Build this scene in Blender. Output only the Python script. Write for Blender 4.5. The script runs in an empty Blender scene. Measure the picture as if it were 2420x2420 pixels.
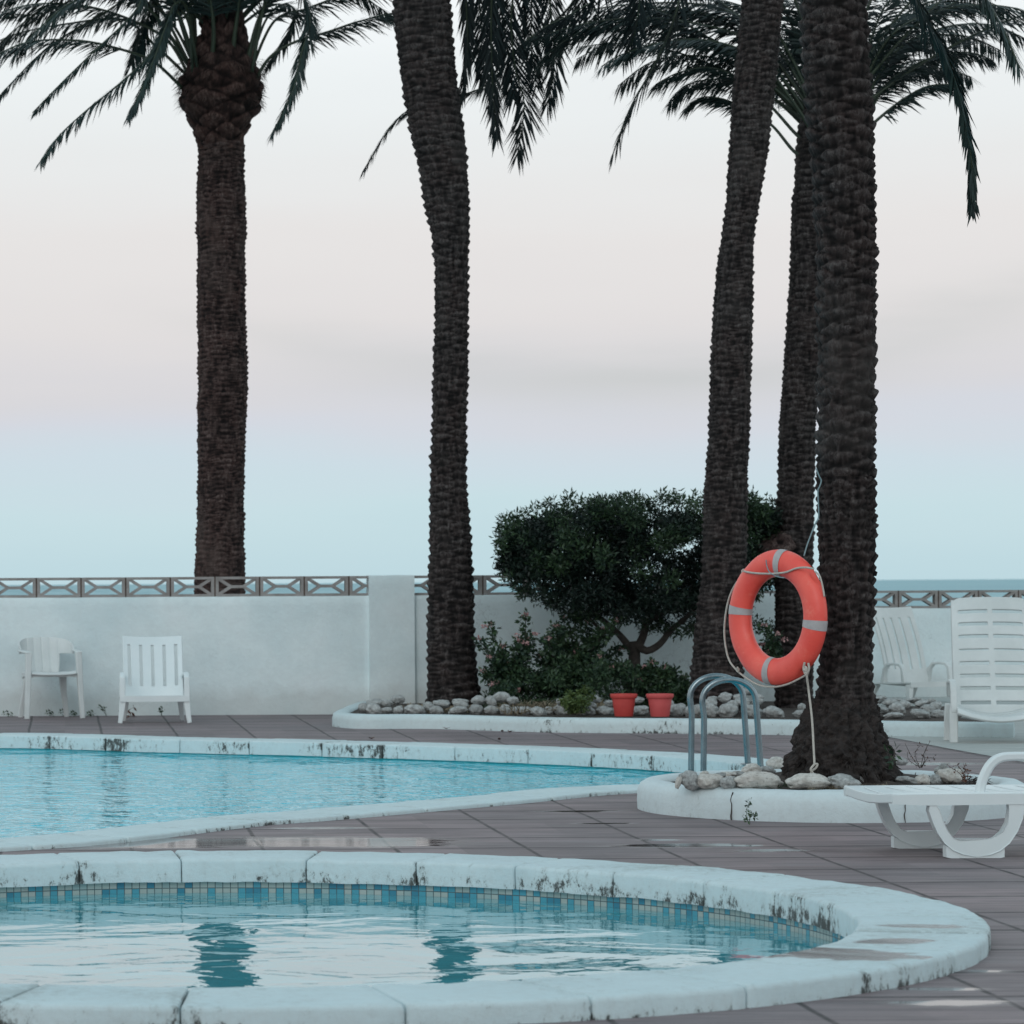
import bpy, math, random
import numpy as np
from mathutils import Vector, Matrix
from mathutils.geometry import tessellate_polygon

random.seed(7)
rng = np.random.default_rng(7)
scene = bpy.context.scene
C = scene.collection

# ------------------------------------------------------------------ camera
F, PX, PY, ROLL, H = 7700.0, 150.0, 1381.6, 0.0058, 1.3
cd = bpy.data.cameras.new('camera')
cam = bpy.data.objects.new('camera', cd); C.objects.link(cam)
cd.sensor_width = 36.0; cd.sensor_fit = 'HORIZONTAL'
cd.lens = F / 2420.0 * 36.0
cd.shift_x = (1210 - PX) / 2420.0
cd.shift_y = (PY - 1210) / 2420.0
cd.clip_start = 0.5; cd.clip_end = 200000
cam.location = (0, 0, H)
cam.rotation_euler = (Matrix.Rotation(math.radians(90), 3, 'X') @ Matrix.Rotation(-ROLL, 3, 'Z')).to_euler()
cd.dof.use_dof = True; cd.dof.focus_distance = 17.6; cd.dof.aperture_fstop = 8.0
scene.camera = cam

# ------------------------------------------------------------------ sky and sun
W = bpy.data.worlds.new("World"); scene.world = W; W.use_nodes = True
nt = W.node_tree; nt.nodes.clear()
wo = nt.nodes.new('ShaderNodeOutputWorld'); bg = nt.nodes.new('ShaderNodeBackground')
tc = nt.nodes.new('ShaderNodeTexCoord'); sx = nt.nodes.new('ShaderNodeSeparateXYZ')
nt.links.new(tc.outputs['Generated'], sx.inputs[0])
mp = nt.nodes.new('ShaderNodeMapping'); mp.inputs['Scale'].default_value = (3.0, 3.0, 22.0)
nt.links.new(tc.outputs['Generated'], mp.inputs[0])
nz = nt.nodes.new('ShaderNodeTexNoise'); nz.inputs['Scale'].default_value = 2.2; nz.inputs['Detail'].default_value = 4
nt.links.new(mp.outputs[0], nz.inputs['Vector'])
mm = nt.nodes.new('ShaderNodeMath'); mm.operation = 'MULTIPLY_ADD'
mm.inputs[1].default_value = 0.024; mm.inputs[2].default_value = -0.012
nt.links.new(nz.outputs[0], mm.inputs[0])
ad = nt.nodes.new('ShaderNodeMath'); ad.operation = 'ADD'
nt.links.new(sx.outputs['Z'], ad.inputs[0]); nt.links.new(mm.outputs[0], ad.inputs[1])
rp = nt.nodes.new('ShaderNodeValToRGB')
stops = [(0.0, (.495, .67, .73)), (0.022, (.55, .71, .76)), (0.036, (.585, .69, .76)), (0.048, (.635, .66, .725)),
         (0.060, (.665, .655, .685)), (0.080, (.735, .705, .705)), (0.105, (.775, .750, .740)), (0.135, (.80, .82, .82)),
         (0.155, (.83, .865, .87)), (0.21, (1.0, 1.04, 1.06)), (0.30, (.85, .95, .98)), (0.48, (.54, .69, .75)), (1.0, (.46, .64, .73))]
el = rp.color_ramp.elements
el[0].position, el[0].color = stops[0][0], (*stops[0][1], 1)
el[1].position, el[1].color = stops[-1][0], (*stops[-1][1], 1)
for p, c in stops[1:-1]:
    e = el.new(p); e.color = (*c, 1)
nt.links.new(ad.outputs[0], rp.inputs[0])
def wm(op, a, b=0.0):
    m = nt.nodes.new('ShaderNodeMath'); m.operation = op
    for i_, v_ in enumerate((a, b)):
        if isinstance(v_, (int, float)): m.inputs[i_].default_value = v_
        else: nt.links.new(v_, m.inputs[i_])
    return m.outputs[0]
ys = wm('MAXIMUM', sx.outputs['Y'], .01); azt = wm('DIVIDE', sx.outputs['X'], ys); elt = wm('DIVIDE', sx.outputs['Z'], ys)
aa = wm('SUBTRACT', azt, .160); n2 = nt.nodes.new('ShaderNodeTexNoise'); n2.inputs['Scale'].default_value = 3.5; n2.inputs['Detail'].default_value = 5
mp2 = nt.nodes.new('ShaderNodeMapping'); mp2.inputs['Scale'].default_value = (2.5, 2.5, 16.0); nt.links.new(tc.outputs['Generated'], mp2.inputs[0]); nt.links.new(mp2.outputs[0], n2.inputs['Vector'])
dz = wm('SUBTRACT', elt, wm('ADD', wm('MULTIPLY', wm('MULTIPLY', aa, aa), 1.25), wm('ADD', .050, wm('MULTIPLY', n2.outputs[0], .022))))
band = wm('POWER', 2.718, wm('MULTIPLY', wm('POWER', wm('ABSOLUTE', wm('DIVIDE', dz, .0085)), 1.6), -1.0))
band = wm('MULTIPLY', band, wm('MAXIMUM', wm('SUBTRACT', 1.0, wm('MULTIPLY', wm('ABSOLUTE', wm('SUBTRACT', azt, .19)), 5.5)), 0.0))
cl = nt.nodes.new('ShaderNodeMixRGB'); cl.inputs[2].default_value = (.54, .56, .56, 1)
nt.links.new(wm('MULTIPLY', band, wm('ADD', .15, wm('MULTIPLY', n2.outputs[0], 1.0))), cl.inputs[0]); nt.links.new(rp.outputs[0], cl.inputs[1])
sky = nt.nodes.new('ShaderNodeTexSky'); sky.sky_type = 'NISHITA'; sky.sun_disc = False
SUN_EL, SUN_AZ = math.radians(32), math.radians(205)
sky.sun_elevation = SUN_EL; sky.sun_rotation = SUN_AZ
mxs = nt.nodes.new('ShaderNodeMixRGB'); mxs.blend_type = 'ADD'; mxs.inputs[0].default_value = 0.004
nt.links.new(cl.outputs[0], mxs.inputs[1]); nt.links.new(sky.outputs[0], mxs.inputs[2])
nt.links.new(mxs.outputs[0], bg.inputs[0]); bg.inputs[1].default_value = 1.0
nt.links.new(bg.outputs[0], wo.inputs[0])

sd = bpy.data.lights.new('sun', 'SUN'); sd.energy = 0.5; sd.angle = math.radians(30); sd.color = (1.0, .97, .94)
sun = bpy.data.objects.new('sun', sd); C.objects.link(sun)
sdir = Vector((math.sin(SUN_AZ) * math.cos(SUN_EL), math.cos(SUN_AZ) * math.cos(SUN_EL), math.sin(SUN_EL)))
sun.rotation_euler = sdir.to_track_quat('Z', 'Y').to_euler()

scene.view_settings.view_transform = 'Standard'; scene.view_settings.look = 'None'
scene.view_settings.exposure = 0.0; scene.view_settings.gamma = 1.0
scene.render.engine = 'CYCLES'

# ------------------------------------------------------------------ photo measurements -> metres
def unroll(x, y):
    dx, dy = x - PX, y - PY
    return dx - ROLL * dy, dy + ROLL * dx
def G(x, y, z=0.0):                     # point of height z seen at pixel x, y
    dx, dy = unroll(x, y); d = F * (H - z) / dy
    return (dx * d / F, d)
def P(x, y, d):                         # point at distance d seen at pixel x, y
    dx, dy = unroll(x, y)
    return Vector((dx * d / F, d, H - dy * d / F))
OV = 2420.0 / 1932.0

# ------------------------------------------------------------------ materials
def rgba(c): return (c[0], c[1], c[2], 1)
class Mat:
    def __init__(s, name, rough=.6, base=(.5, .5, .5), spec=None, metal=0):
        s.m = bpy.data.materials.new(name); s.m.use_nodes = True
        s.t = s.m.node_tree; s.b = s.t.nodes['Principled BSDF']
        s.b.inputs['Roughness'].default_value = rough; s.b.inputs['Base Color'].default_value = rgba(base)
        s.b.inputs['Metallic'].default_value = metal
        if spec is not None: s.b.inputs['Specular IOR Level'].default_value = spec
        s.geo = s.n('ShaderNodeNewGeometry')
    def n(s, t): return s.t.nodes.new(t)
    def l(s, a, b): s.t.links.new(a, b)
    def pos(s, scale=(1, 1, 1), obj=False):
        m = s.n('ShaderNodeMapping'); m.inputs['Scale'].default_value = scale
        if obj:
            t = s.n('ShaderNodeTexCoord'); s.l(t.outputs['Object'], m.inputs[0])
        else: s.l(s.geo.outputs['Position'], m.inputs[0])
        return m.outputs[0]
    def noise(s, scale, detail=4, v=None, rough=.55, dist=0):
        n = s.n('ShaderNodeTexNoise'); n.inputs['Scale'].default_value = scale; n.inputs['Detail'].default_value = detail
        n.inputs['Roughness'].default_value = rough; n.inputs['Distortion'].default_value = dist
        s.l(v if v is not None else s.pos(), n.inputs['Vector']); return n.outputs[0]
    def ramp(s, f, *st, interp='LINEAR'):
        r = s.n('ShaderNodeValToRGB'); s.l(f, r.inputs[0]); e = r.color_ramp.elements; r.color_ramp.interpolation = interp
        e[0].position = st[0][0]; e[0].color = rgba(st[0][1] if not isinstance(st[0][1], (int, float)) else (st[0][1],)*3)
        e[1].position = st[-1][0]; e[1].color = rgba(st[-1][1] if not isinstance(st[-1][1], (int, float)) else (st[-1][1],)*3)
        for p, c in st[1:-1]:
            k = e.new(p); k.color = rgba(c if not isinstance(c, (int, float)) else (c,)*3)
        return r.outputs[0]
    def mix(s, f, a, b, mode='MIX'):
        m = s.n('ShaderNodeMixRGB'); m.blend_type = mode
        for i, v in enumerate((f, a, b)):
            if isinstance(v, (int, float)): m.inputs[i].default_value = v if i == 0 else (v, v, v, 1)
            elif isinstance(v, tuple): m.inputs[i].default_value = rgba(v)
            else: s.l(v, m.inputs[i])
        return m.outputs[0]
    def math(s, op, a, b=0.0, c=None):
        m = s.n('ShaderNodeMath'); m.operation = op
        for i, v in enumerate((a, b, c)):
            if v is None: continue
            if isinstance(v, (int, float)): m.inputs[i].default_value = v
            else: s.l(v, m.inputs[i])
        return m.outputs[0]
    def col(s, o): s.l(o, s.b.inputs['Base Color'])
    def rough(s, o): s.l(o, s.b.inputs['Roughness'])
    def bump(s, h, strength=.3, dist=.01):
        b = s.n('ShaderNodeBump'); b.inputs['Strength'].default_value = strength; b.inputs['Distance'].default_value = dist
        s.l(h, b.inputs['Height']); s.l(b.outputs[0], s.b.inputs['Normal']); return b

# painted wall
def m_wall():
    M = Mat('wall_paint', .85)
    big = M.noise(1.3, 5); fine = M.noise(14, 6, rough=.7)
    c = M.ramp(big, (.3, (.66, .77, .79)), (.55, (.77, .86, .87)), (.75, (.81, .87, .88)))
    c = M.mix(M.ramp(fine, (.35, .0), (.75, .22)), c, (.52, .55, .56))
    st = M.ramp(M.noise(5.5, 8, M.pos((1, 1, .8)), .75), (.66, .0), (.72, .3))
    c = M.mix(st, c, (.48, .49, .48))
    # rising damp with a shape of its own
    sp = M.n('ShaderNodeSeparateXYZ'); M.l(M.geo.outputs['Position'], sp.inputs[0])
    h = M.math('ADD', M.math('MULTIPLY', sp.outputs['Z'], 3.2), M.math('MULTIPLY', M.noise(4, 5), -1.0))
    dm = M.ramp(h, (-.7, .35), (.5, 0.0))
    c = M.mix(dm, c, (.42, .41, .38))
    ck = M.ramp(M.math('ABSOLUTE', M.math('SUBTRACT', M.noise(1.6, 8, rough=.62), .5)), (0., .55), (.0035, 0.))
    ck = M.math('MULTIPLY', ck, M.ramp(M.noise(.8, 2), (.50, 0.), (.58, 1.)))
    c = M.mix(ck, c, (.33, .36, .36)); M.col(c)
    M.bump(M.noise(26, 7, rough=.7), .55, .012); return M.m
# whitewash with mildew
def m_white(name, stain, face=True, tint=(.74, .775, .78), sc=7.0, xg=None, wetp=()):
    M = Mat(name, .72)
    fine = M.noise(22, 6, rough=.7); big = M.noise(2.5, 4)
    c = M.mix(M.ramp(big, (.3, 0.), (.7, .6)), tint, (tint[0]*.85, tint[1]*.87, tint[2]*.88))
    c = M.mix(M.ramp(fine, (.45, 0.), (.8, .35)), c, (.45, .46, .45))
    a = M.noise(sc, 9, M.pos((1, 1, .55)), .8)
    b = M.noise(1.6, 4, rough=.6)
    zz = M.n('ShaderNodeSeparateXYZ'); M.l(M.geo.outputs['Position'], zz.inputs[0])
    low = M.ramp(zz.outputs['Z'], (0.0, .09), (.030, .0)) if face else 0.0
    jt = M.n('ShaderNodeAttribute'); jt.attribute_name = 'relief'
    s_ = M.math('ADD', M.math('ADD', a, M.math('MULTIPLY', M.math('SUBTRACT', b, .5), .75)), low)
    s_ = M.math('ADD', s_, M.math('MULTIPLY', jt.outputs['Fac'], M.math('MULTIPLY', b, .17)))
    if xg: s_ = M.math('ADD', s_, M.ramp(M.math('MULTIPLY', zz.outputs['X'], .25), (xg[0]*.25, 0.), (xg[1]*.25, xg[2])))
    m = M.ramp(s_, (.655 - stain, 0.), (.72 - stain, .92))
    soft = M.ramp(s_, (.56 - stain, 0.), (.72 - stain, .30)); c = M.mix(soft, c, (.30, .31, .28))
    if face:
        nn = M.n('ShaderNodeSeparateXYZ'); M.l(M.geo.outputs['True Normal'], nn.inputs[0])
        m = M.math('MULTIPLY', m, M.ramp(nn.outputs['Z'], (.3, 1.0), (.8, .12)))
    c = M.mix(m, c, (.030, .030, .026))
    if wetp:
        pt = None
        for (wx, wy, rx, ry) in wetp:
            dx = M.math('DIVIDE', M.math('SUBTRACT', zz.outputs['X'], wx), rx); dy = M.math('DIVIDE', M.math('SUBTRACT', zz.outputs['Y'], wy), ry)
            v = M.math('MAXIMUM', M.math('SUBTRACT', 1.0, M.math('SQRT', M.math('ADD', M.math('MULTIPLY', dx, dx), M.math('MULTIPLY', dy, dy)))), -.5)
            pt = v if pt is None else M.math('MAXIMUM', pt, v)
        w_ = M.math('ADD', M.math('MULTIPLY', pt, .5), M.noise(3.0, 4, M.pos((1, 2.0, 1)), .6)); wm_ = M.math('MULTIPLY', M.ramp(w_, (.62, 0.), (.70, 1.)), M.ramp(nn.outputs['Z'], (.8, 0.), (.95, 1.)))
        c = M.mix(M.math('MULTIPLY', wm_, .85), c, (.17, .155, .155)); M.rough(M.mix(wm_, (.72,)*3, (.07,)*3))
    M.col(c)
    M.bump(M.noise(45, 7, rough=.75), .5, .008); return M.m
def m_paver():
    M = Mat('paver', .6, spec=.4)
    sp = M.n('ShaderNodeSeparateXYZ'); M.l(M.geo.outputs['Position'], sp.inputs[0])
    wob = M.math('MULTIPLY', M.math('SUBTRACT', M.noise(1.7, 2), .5), .05)
    X, Y = sp.outputs['X'], sp.outputs['Y']
    Yw = M.math('ADD', Y, wob); Xw = M.math('ADD', X, M.math('MULTIPLY', wob, .35))
    def line(v, period, w, off=0.0):
        f = M.math('ABSOLUTE', M.math('SUBTRACT', M.math('FRACT', M.math('ADD', M.math('DIVIDE', v, period), off)), .5))
        return M.ramp(f, (.5 - w/period, 0.), (.5 - w*.45/period, 1.))
    jx = line(Xw, .642, .014, .49); jy = line(Yw, .642, .030, .2)
    pl = M.ramp(M.math('ABSOLUTE', M.math('SUBTRACT', M.math('FRACT', M.math('DIVIDE', Yw, .214)), .5)), (.41, 0.), (.48, 1.))
    pl = M.math('MULTIPLY', pl, M.ramp(M.noise(2.2, 3, M.pos((.6, 3, 1))), (.35, .15), (.6, 1.)))
    strk = M.noise(1.0, 5, M.pos((1.3, 4.2, 1)), .62)
    gr = M.noise(9, 5, M.pos((.25, 5.0, 1)), .65)
    tone = M.noise(.9, 4)
    # each slab its own tone
    fl = M.n('ShaderNodeCombineXYZ')
    M.l(M.math('FLOOR', M.math('ADD', M.math('DIVIDE', X, .642), .99)), fl.inputs[0]); M.l(M.math('FLOOR', M.math('ADD', M.math('DIVIDE', Y, .642), .7)), fl.inputs[1])
    wn = M.n('ShaderNodeTexWhiteNoise'); M.l(fl.outputs[0], wn.inputs['Vector'])
    c = M.mix(wn.outputs[0], (.215, .160, .162), (.325, .240, .244))
    c = M.mix(M.ramp(tone, (.35, 0.), (.7, .7)), c, (.200, .172, .180))
    c = M.mix(M.ramp(gr, (.42, 0.), (.66, .62)), c, (.085, .070, .078))
    c = M.mix(M.ramp(strk, (.46, 0.), (.66, .55)), c, (.098, .076, .082)); c = M.mix(M.ramp(strk, (.30, .35), (.44, 0.)), c, (.24, .225, .235))
    c = M.mix(M.math('MULTIPLY', pl, .42), c, (.085, .060, .062))
    c = M.mix(M.ramp(M.noise(30, 5, rough=.8), (.55, 0.), (.8, .35)), c, (.24, .21, .21))
    j = M.math('MAXIMUM', jx, M.math('MULTIPLY', jy, .85))
    j2 = M.math('MULTIPLY', j, M.ramp(M.noise(6, 3), (.25, .45), (.6, 1.)))
    c = M.mix(j2, c, (.022, .016, .016))
    # wet films and puddles: streaks along the grooves
    pn = M.noise(1.5, 4, M.pos((.75, 1.5, 1)), .6, .4)
    pst = M.noise(5, 4, M.pos((.5, 2.6, 1)), .6)
    patches = None
    for (px_, py_, rx, ry, w) in PUD:
        dx = M.math('DIVIDE', M.math('SUBTRACT', X, px_), rx); dy = M.math('DIVIDE', M.math('SUBTRACT', Y, py_), ry)
        r2 = M.math('SQRT', M.math('ADD', M.math('MULTIPLY', dx, dx), M.math('MULTIPLY', dy, dy)))
        v = M.math('MULTIPLY', M.math('SUBTRACT', 1.0, r2), w)
        v = M.math('MAXIMUM', v, -.4)
        patches = v if patches is None else M.math('MAXIMUM', patches, v)
    wet = M.math('ADD', M.math('ADD', M.math('MULTIPLY', patches, .50), M.math('MULTIPLY', pn, .35)), M.math('MULTIPLY', pst, .92))
    damp = M.ramp(wet, (.52, 0.), (.70, 1.)); pud = M.ramp(wet, (.745, 0.), (.79, 1.))
    c = M.mix(M.math('MULTIPLY', damp, .45), c, (.06, .045, .05)); M.col(c)
    r = M.mix(damp, (.62,)*3, (.38,)*3); r = M.mix(pud, r, (.06,)*3); M.rough(r)
    hgt = M.math('SUBTRACT', M.math('MULTIPLY', M.noise(40, 5), .25), M.math('ADD', M.math('MULTIPLY', j, 1.5), M.math('MULTIPLY', pl, .4)))
    hgt = M.math('ADD', hgt, M.math('MULTIPLY', gr, .35))
    b = M.bump(hgt, .5, .004); M.l(M.math('SUBTRACT', .5, M.math('MULTIPLY', pud, .47)), b.inputs['Strength'])
    return M.m
def m_concrete():
    M = Mat('beige_concrete', .75)
    c = M.ramp(M.noise(2.2, 6, M.pos((1, 2.2, 1))), (.3, (.32, .34, .33)), (.7, (.44, .45, .43)))
    c = M.mix(M.ramp(M.noise(20, 6, rough=.8), (.5, 0.), (.8, .4)), c, (.2, .19, .18)); M.col(c)
    M.bump(M.noise(30, 6), .4, .005); return M.m
def m_block():
    M = Mat('block_concrete', .9)
    c = M.ramp(M.noise(9, 6, rough=.7), (.3, (.22, .20, .19)), (.7, (.35, .33, .32))); M.col(c)
    M.bump(M.noise(60, 5), .6, .006); return M.m
def m_plain(name, c1, c2, rough=.5, sc=8, bump=.1, bs=60, bd=.003, obj=False, metal=0, spec=None):
    M = Mat(name, rough, metal=metal, spec=spec)
    M.col(M.ramp(M.noise(sc, 5, M.pos(obj=obj), .65), (.3, c1), (.7, c2)))
    if bump: M.bump(M.noise(bs, 4, M.pos(obj=obj)), bump, bd)
    return M.m
def m_bark(name, c1, c2, c3, zs=1.0):
    M = Mat(name, .9, spec=.25)
    f = M.noise(9, 7, M.pos((3.0, 3.0, 1.0)), .75); g = M.noise(3.0, 4)
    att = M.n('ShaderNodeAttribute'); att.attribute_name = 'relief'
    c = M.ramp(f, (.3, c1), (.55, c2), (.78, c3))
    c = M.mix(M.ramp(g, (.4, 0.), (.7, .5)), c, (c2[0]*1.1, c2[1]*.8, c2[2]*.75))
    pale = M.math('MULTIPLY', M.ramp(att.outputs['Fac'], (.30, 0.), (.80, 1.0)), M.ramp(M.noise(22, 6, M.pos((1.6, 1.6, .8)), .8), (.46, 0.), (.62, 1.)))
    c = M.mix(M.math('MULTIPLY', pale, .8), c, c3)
    c = M.mix(M.ramp(att.outputs['Fac'], (.08, .95), (.40, 0.)), c, (c1[0]*.5, c1[1]*.5, c1[2]*.5)); M.col(c)  # hollows of the relief darkened, crevice shade put into the colour
    pn = M.noise(1.7, 5, M.pos((1, 1, .8)), .65)
    return_c = M.mix(M.ramp(pn, (.54, 0.), (.68, .45)), c, (c3[0]*.5, c3[1]*.49, c3[2]*.48)); M.col(M.mix(M.ramp(M.noise(2.3, 4), (.58, 0.), (.7, .5)), return_c, (c2[0]*.5, c2[1]*.52, c2[2]*.5)))
    M.bump(M.noise(24, 8, M.pos((2.2, 2.2, .55)), .8), 1.0, .016); return M.m
def m_leaf(name, c1, c2, sc=2.5, rough=.5, rnd=True):
    M = Mat(name, rough, spec=.3)
    f = M.noise(sc, 3)
    if rnd:
        f = M.math('ADD', M.math('MULTIPLY', f, .6), M.math('MULTIPLY', M.geo.outputs['Random Per Island'], .42))
    M.col(M.ramp(f, (.3, c1), (.75, c2))); return M.m
def m_water(name, tint, rip1, rip2, s1, s2, stretch, body=(.1, .6, .7), murk=.5, ior=1.5):
    m = bpy.data.materials.new(name); m.use_nodes = True; t = m.node_tree; t.nodes.clear()
    N = t.nodes.new; L = t.links.new
    o = N('ShaderNodeOutputMaterial'); mx = N('ShaderNodeMixShader'); tr = N('ShaderNodeBsdfTransparent'); gl = N('ShaderNodeBsdfGlossy')
    tr.inputs[0].default_value = rgba(tint); gl.inputs['Roughness'].default_value = .015; gl.inputs[0].default_value = (1, 1, 1, 1)
    fr = N('ShaderNodeFresnel'); fr.inputs[0].default_value = ior
    g = N('ShaderNodeNewGeometry'); mp1 = N('ShaderNodeMapping'); mp1.inputs['Scale'].default_value = stretch
    L(g.outputs['Position'], mp1.inputs[0])
    n1 = N('ShaderNodeTexNoise'); n1.inputs['Scale'].default_value = s1; n1.inputs['Detail'].default_value = 3; n1.inputs['Distortion'].default_value = .4
    n2 = N('ShaderNodeTexNoise'); n2.inputs['Scale'].default_value = s2; n2.inputs['Detail'].default_value = 3
    L(mp1.outputs[0], n1.inputs['Vector']); L(mp1.outputs[0], n2.inputs['Vector'])
    b1 = N('ShaderNodeBump'); b1.inputs['Strength'].default_value = 1; b1.inputs['Distance'].default_value = rip1
    b2 = N('ShaderNodeBump'); b2.inputs['Strength'].default_value = 1; b2.inputs['Distance'].default_value = rip2
    L(n1.outputs[0], b1.inputs['Height']); L(n2.outputs[0], b2.inputs['Height']); L(b1.outputs[0], b2.inputs['Normal'])
    L(b2.outputs[0], gl.inputs['Normal']); L(b2.outputs[0], fr.inputs['Normal'])
    df = N('ShaderNodeBsdfDiffuse'); df.inputs[0].default_value = rgba(body); mb = N('ShaderNodeMixShader'); mb.inputs[0].default_value = murk
    L(tr.outputs[0], mb.inputs[1]); L(df.outputs[0], mb.inputs[2])
    L(fr.outputs[0], mx.inputs[0]); L(mb.outputs[0], mx.inputs[1]); L(gl.outputs[0], mx.inputs[2]); L(mx.outputs[0], o.inputs[0])
    return m
def m_mosaic():
    M = Mat('pool_mosaic', .25)
    sp = M.n('ShaderNodeSeparateXYZ'); M.l(M.geo.outputs['Position'], sp.inputs[0])
    uv = M.n('ShaderNodeTexCoord'); us = M.n('ShaderNodeSeparateXYZ'); M.l(uv.outputs['UV'], us.inputs[0])
    T = .034
    a = M.math('DIVIDE', us.outputs[0], T); b = M.math('DIVIDE', us.outputs[1], T)
    cmb = M.n('ShaderNodeCombineXYZ'); M.l(M.math('FLOOR', a), cmb.inputs[0]); M.l(M.math('FLOOR', b), cmb.inputs[1])
    wn = M.n('ShaderNodeTexWhiteNoise'); M.l(cmb.outputs[0], wn.inputs['Vector'])
    c = M.ramp(wn.outputs[0], (.0, (.36, .44, .42)), (.42, (.30, .42, .42)), (.56, (.06, .32, .42)), (.82, (.03, .22, .32)), (.93, (.40, .46, .44)), interp='CONSTANT')
    ga = M.ramp(M.math('ABSOLUTE', M.math('SUBTRACT', M.math('FRACT', a), .5)), (.42, 0.), (.47, 1.))
    gb = M.ramp(M.math('ABSOLUTE', M.math('SUBTRACT', M.math('FRACT', b), .5)), (.42, 0.), (.47, 1.))
    c = M.mix(M.math('MAXIMUM', ga, gb), c, (.06, .10, .11)); M.col(c); return M.m
def m_basin(name, c1, c2):
    M = Mat(name, .5); M.col(M.ramp(M.noise(3, 3), (.3, c1), (.7, c2))); return M.m
def m_sea():
    M = Mat('sea_water', .45, spec=.25)
    f = M.noise(1.0, 4, M.pos((.10, .0035, 1)), .7); g = M.noise(1.0, 3, M.pos((.02, .0012, 1)))
    v = M.math('ADD', M.math('MULTIPLY', f, .65), M.math('MULTIPLY', g, .35))
    M.col(M.ramp(v, (.34, (.05, .22, .27)), (.5, (.13, .34, .39)), (.66, (.28, .48, .52)))); return M.m

# puddle places (metres), measured from the photograph
PUD = []
for (x, y, rx, ry, w) in [(330, 1992, .8, .4, 1.35), (700, 1990, .9, .35, 1.5), (880, 1995, .5, .25, .9), (760, 1957, .3, .10, 1.0),
                          (1600, 1998, .42, .13, 1.15), (1560, 1985, .12, .06, 1.0), (1430, 1946, .16, .08, 1.0), (1365, 1917, .25, .10, .9), (2290, 1982, .16, .07, .9), (2345, 1984, .16, .06, .9),
                          (2250, 2370, .26, .09, .85), (2215, 2338, .16, .06, .8), (2330, 2295, .12, .05, .8), (2180, 1805, .5, .2, 1.0),
                          (1850, 2010, .3, .1, .7)]:
    g = G(x, y); PUD.append((g[0], g[1], rx, ry, w))

MW = m_wall(); MCOP = m_white('coping_whitewash', .018, wetp=[(*G(x, y, .07), rx, ry) for x, y, rx, ry in ((1930, 2250, .32, .22), (2040, 2262, .28, .16), (2180, 2190, .22, .12), (2120, 2225, .2, .12))], tint=(.59, .69, .71), sc=26, xg=(1.7, 3.0, .06)); MCOPB = m_white('large_pool_whitewash', .0, tint=(.60, .70, .715), sc=30)
MKERB = m_white('kerb_whitewash', .01, tint=(.60, .69, .70), sc=24); MPLANT = m_white('planter_whitewash', -.05, tint=(.64, .715, .73), sc=24)
MPAV = m_paver(); MCON = m_concrete(); MBLK = m_block()
MPLA = m_plain('white_plastic', (.66, .72, .73), (.74, .78, .785), .38, 3, .08, obj=True)
MPLB = m_plain('weathered_white_plastic', (.55, .575, .565), (.70, .72, .71), .5, 2.2, .1, obj=True)
MPLC = m_plain('faded_white_plastic', (.60, .63, .625), (.68, .71, .705), .55, 4, .1, obj=True)
def m_stone(name, c1, c2, c3):
    M = Mat(name, .9, spec=.2); v = M.pos(obj=True); oi = M.n('ShaderNodeObjectInfo')
    c = M.ramp(M.noise(4, 5, v, .7), (.3, c1), (.62, c2)); c = M.mix(M.math('MULTIPLY', oi.outputs['Random'], .4), c, c1)
    pits = M.ramp(M.noise(11, 9, v, .85), (.545, 0.), (.62, .75)); c = M.mix(pits, c, c3); M.col(c)
    M.bump(M.math('ADD', M.noise(9, 8, v, .8), M.math('MULTIPLY', pits, -.3)), .8, .010); return M.m
MSTONE_ = m_plain('pale_stone', (.26, .28, .28), (.76, .79, .78), .9, 16, 1.0, 30, .03, obj=True)
MSTONE = m_stone('pale_stone', (.24, .245, .24), (.56, .57, .56), (.07, .07, .07)); MSTONE2 = m_stone('warm_pale_stone', (.48, .45, .41), (.74, .72, .68), (.18, .14, .12))
MSTEEL = m_plain('brushed_steel', (.17, .21, .23), (.30, .35, .37), .26, 6, .05, metal=1)
MTERRA = m_plain('terracotta_plastic', (.50, .050, .045), (.60, .072, .062), .6, 5, .15)
MTERRA2 = m_plain('faded_terracotta_plastic', (.56, .080, .080), (.68, .115, .115), .6, 5, .15)
MORANGE_ = m_plain('orange_buoy_plastic', (.86, .085, .062), (.96, .140, .105), .42, 5, .06, obj=True)
def m_buoy():
    M = Mat('orange_buoy_plastic', .42); v = M.pos(obj=True)
    c = M.ramp(M.noise(5, 4, v), (.3, (.82, .078, .058)), (.7, (.93, .125, .090)))
    c = M.mix(M.ramp(M.noise(9, 7, v, .8), (.55, 0.), (.68, .5)), c, (.90, .24, .17))
    c = M.mix(M.ramp(M.noise(26, 8, M.pos((1, 1, 2.5), obj=True), .85), (.60, 0.), (.66, .45)), c, (.40, .06, .05)); M.col(c)
    M.bump(M.noise(7, 3, v), .3, .02); return M.m
MORANGE = m_buoy()
MTAPE = m_plain('grey_reflective_tape', (.36, .34, .34), (.46, .43, .43), .5, 30, .3, 120, .002)
MROPE = m_plain('pale_rope', (.40, .37, .33), (.56, .52, .47), .9, 60, .8, 160, .004)
MWIRE = m_plain('blue_grey_cord', (.16, .24, .26), (.24, .33, .35), .6, 30, .1)
MSOIL = m_plain('dark_soil', (.035, .026, .022), (.085, .065, .055), .95, 14, 1.0, 50, .03)
MSAND = m_plain('ground_sand', (.25, .22, .18), (.33, .30, .25), .95, .5, .2)
MBARK = m_bark('palm_bark', (.012, .010, .010), (.042, .034, .033), (.175, .155, .148))
MBARK1 = m_bark('brown_palm_bark', (.015, .010, .010), (.060, .038, .035), (.22, .165, .150))
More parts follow.
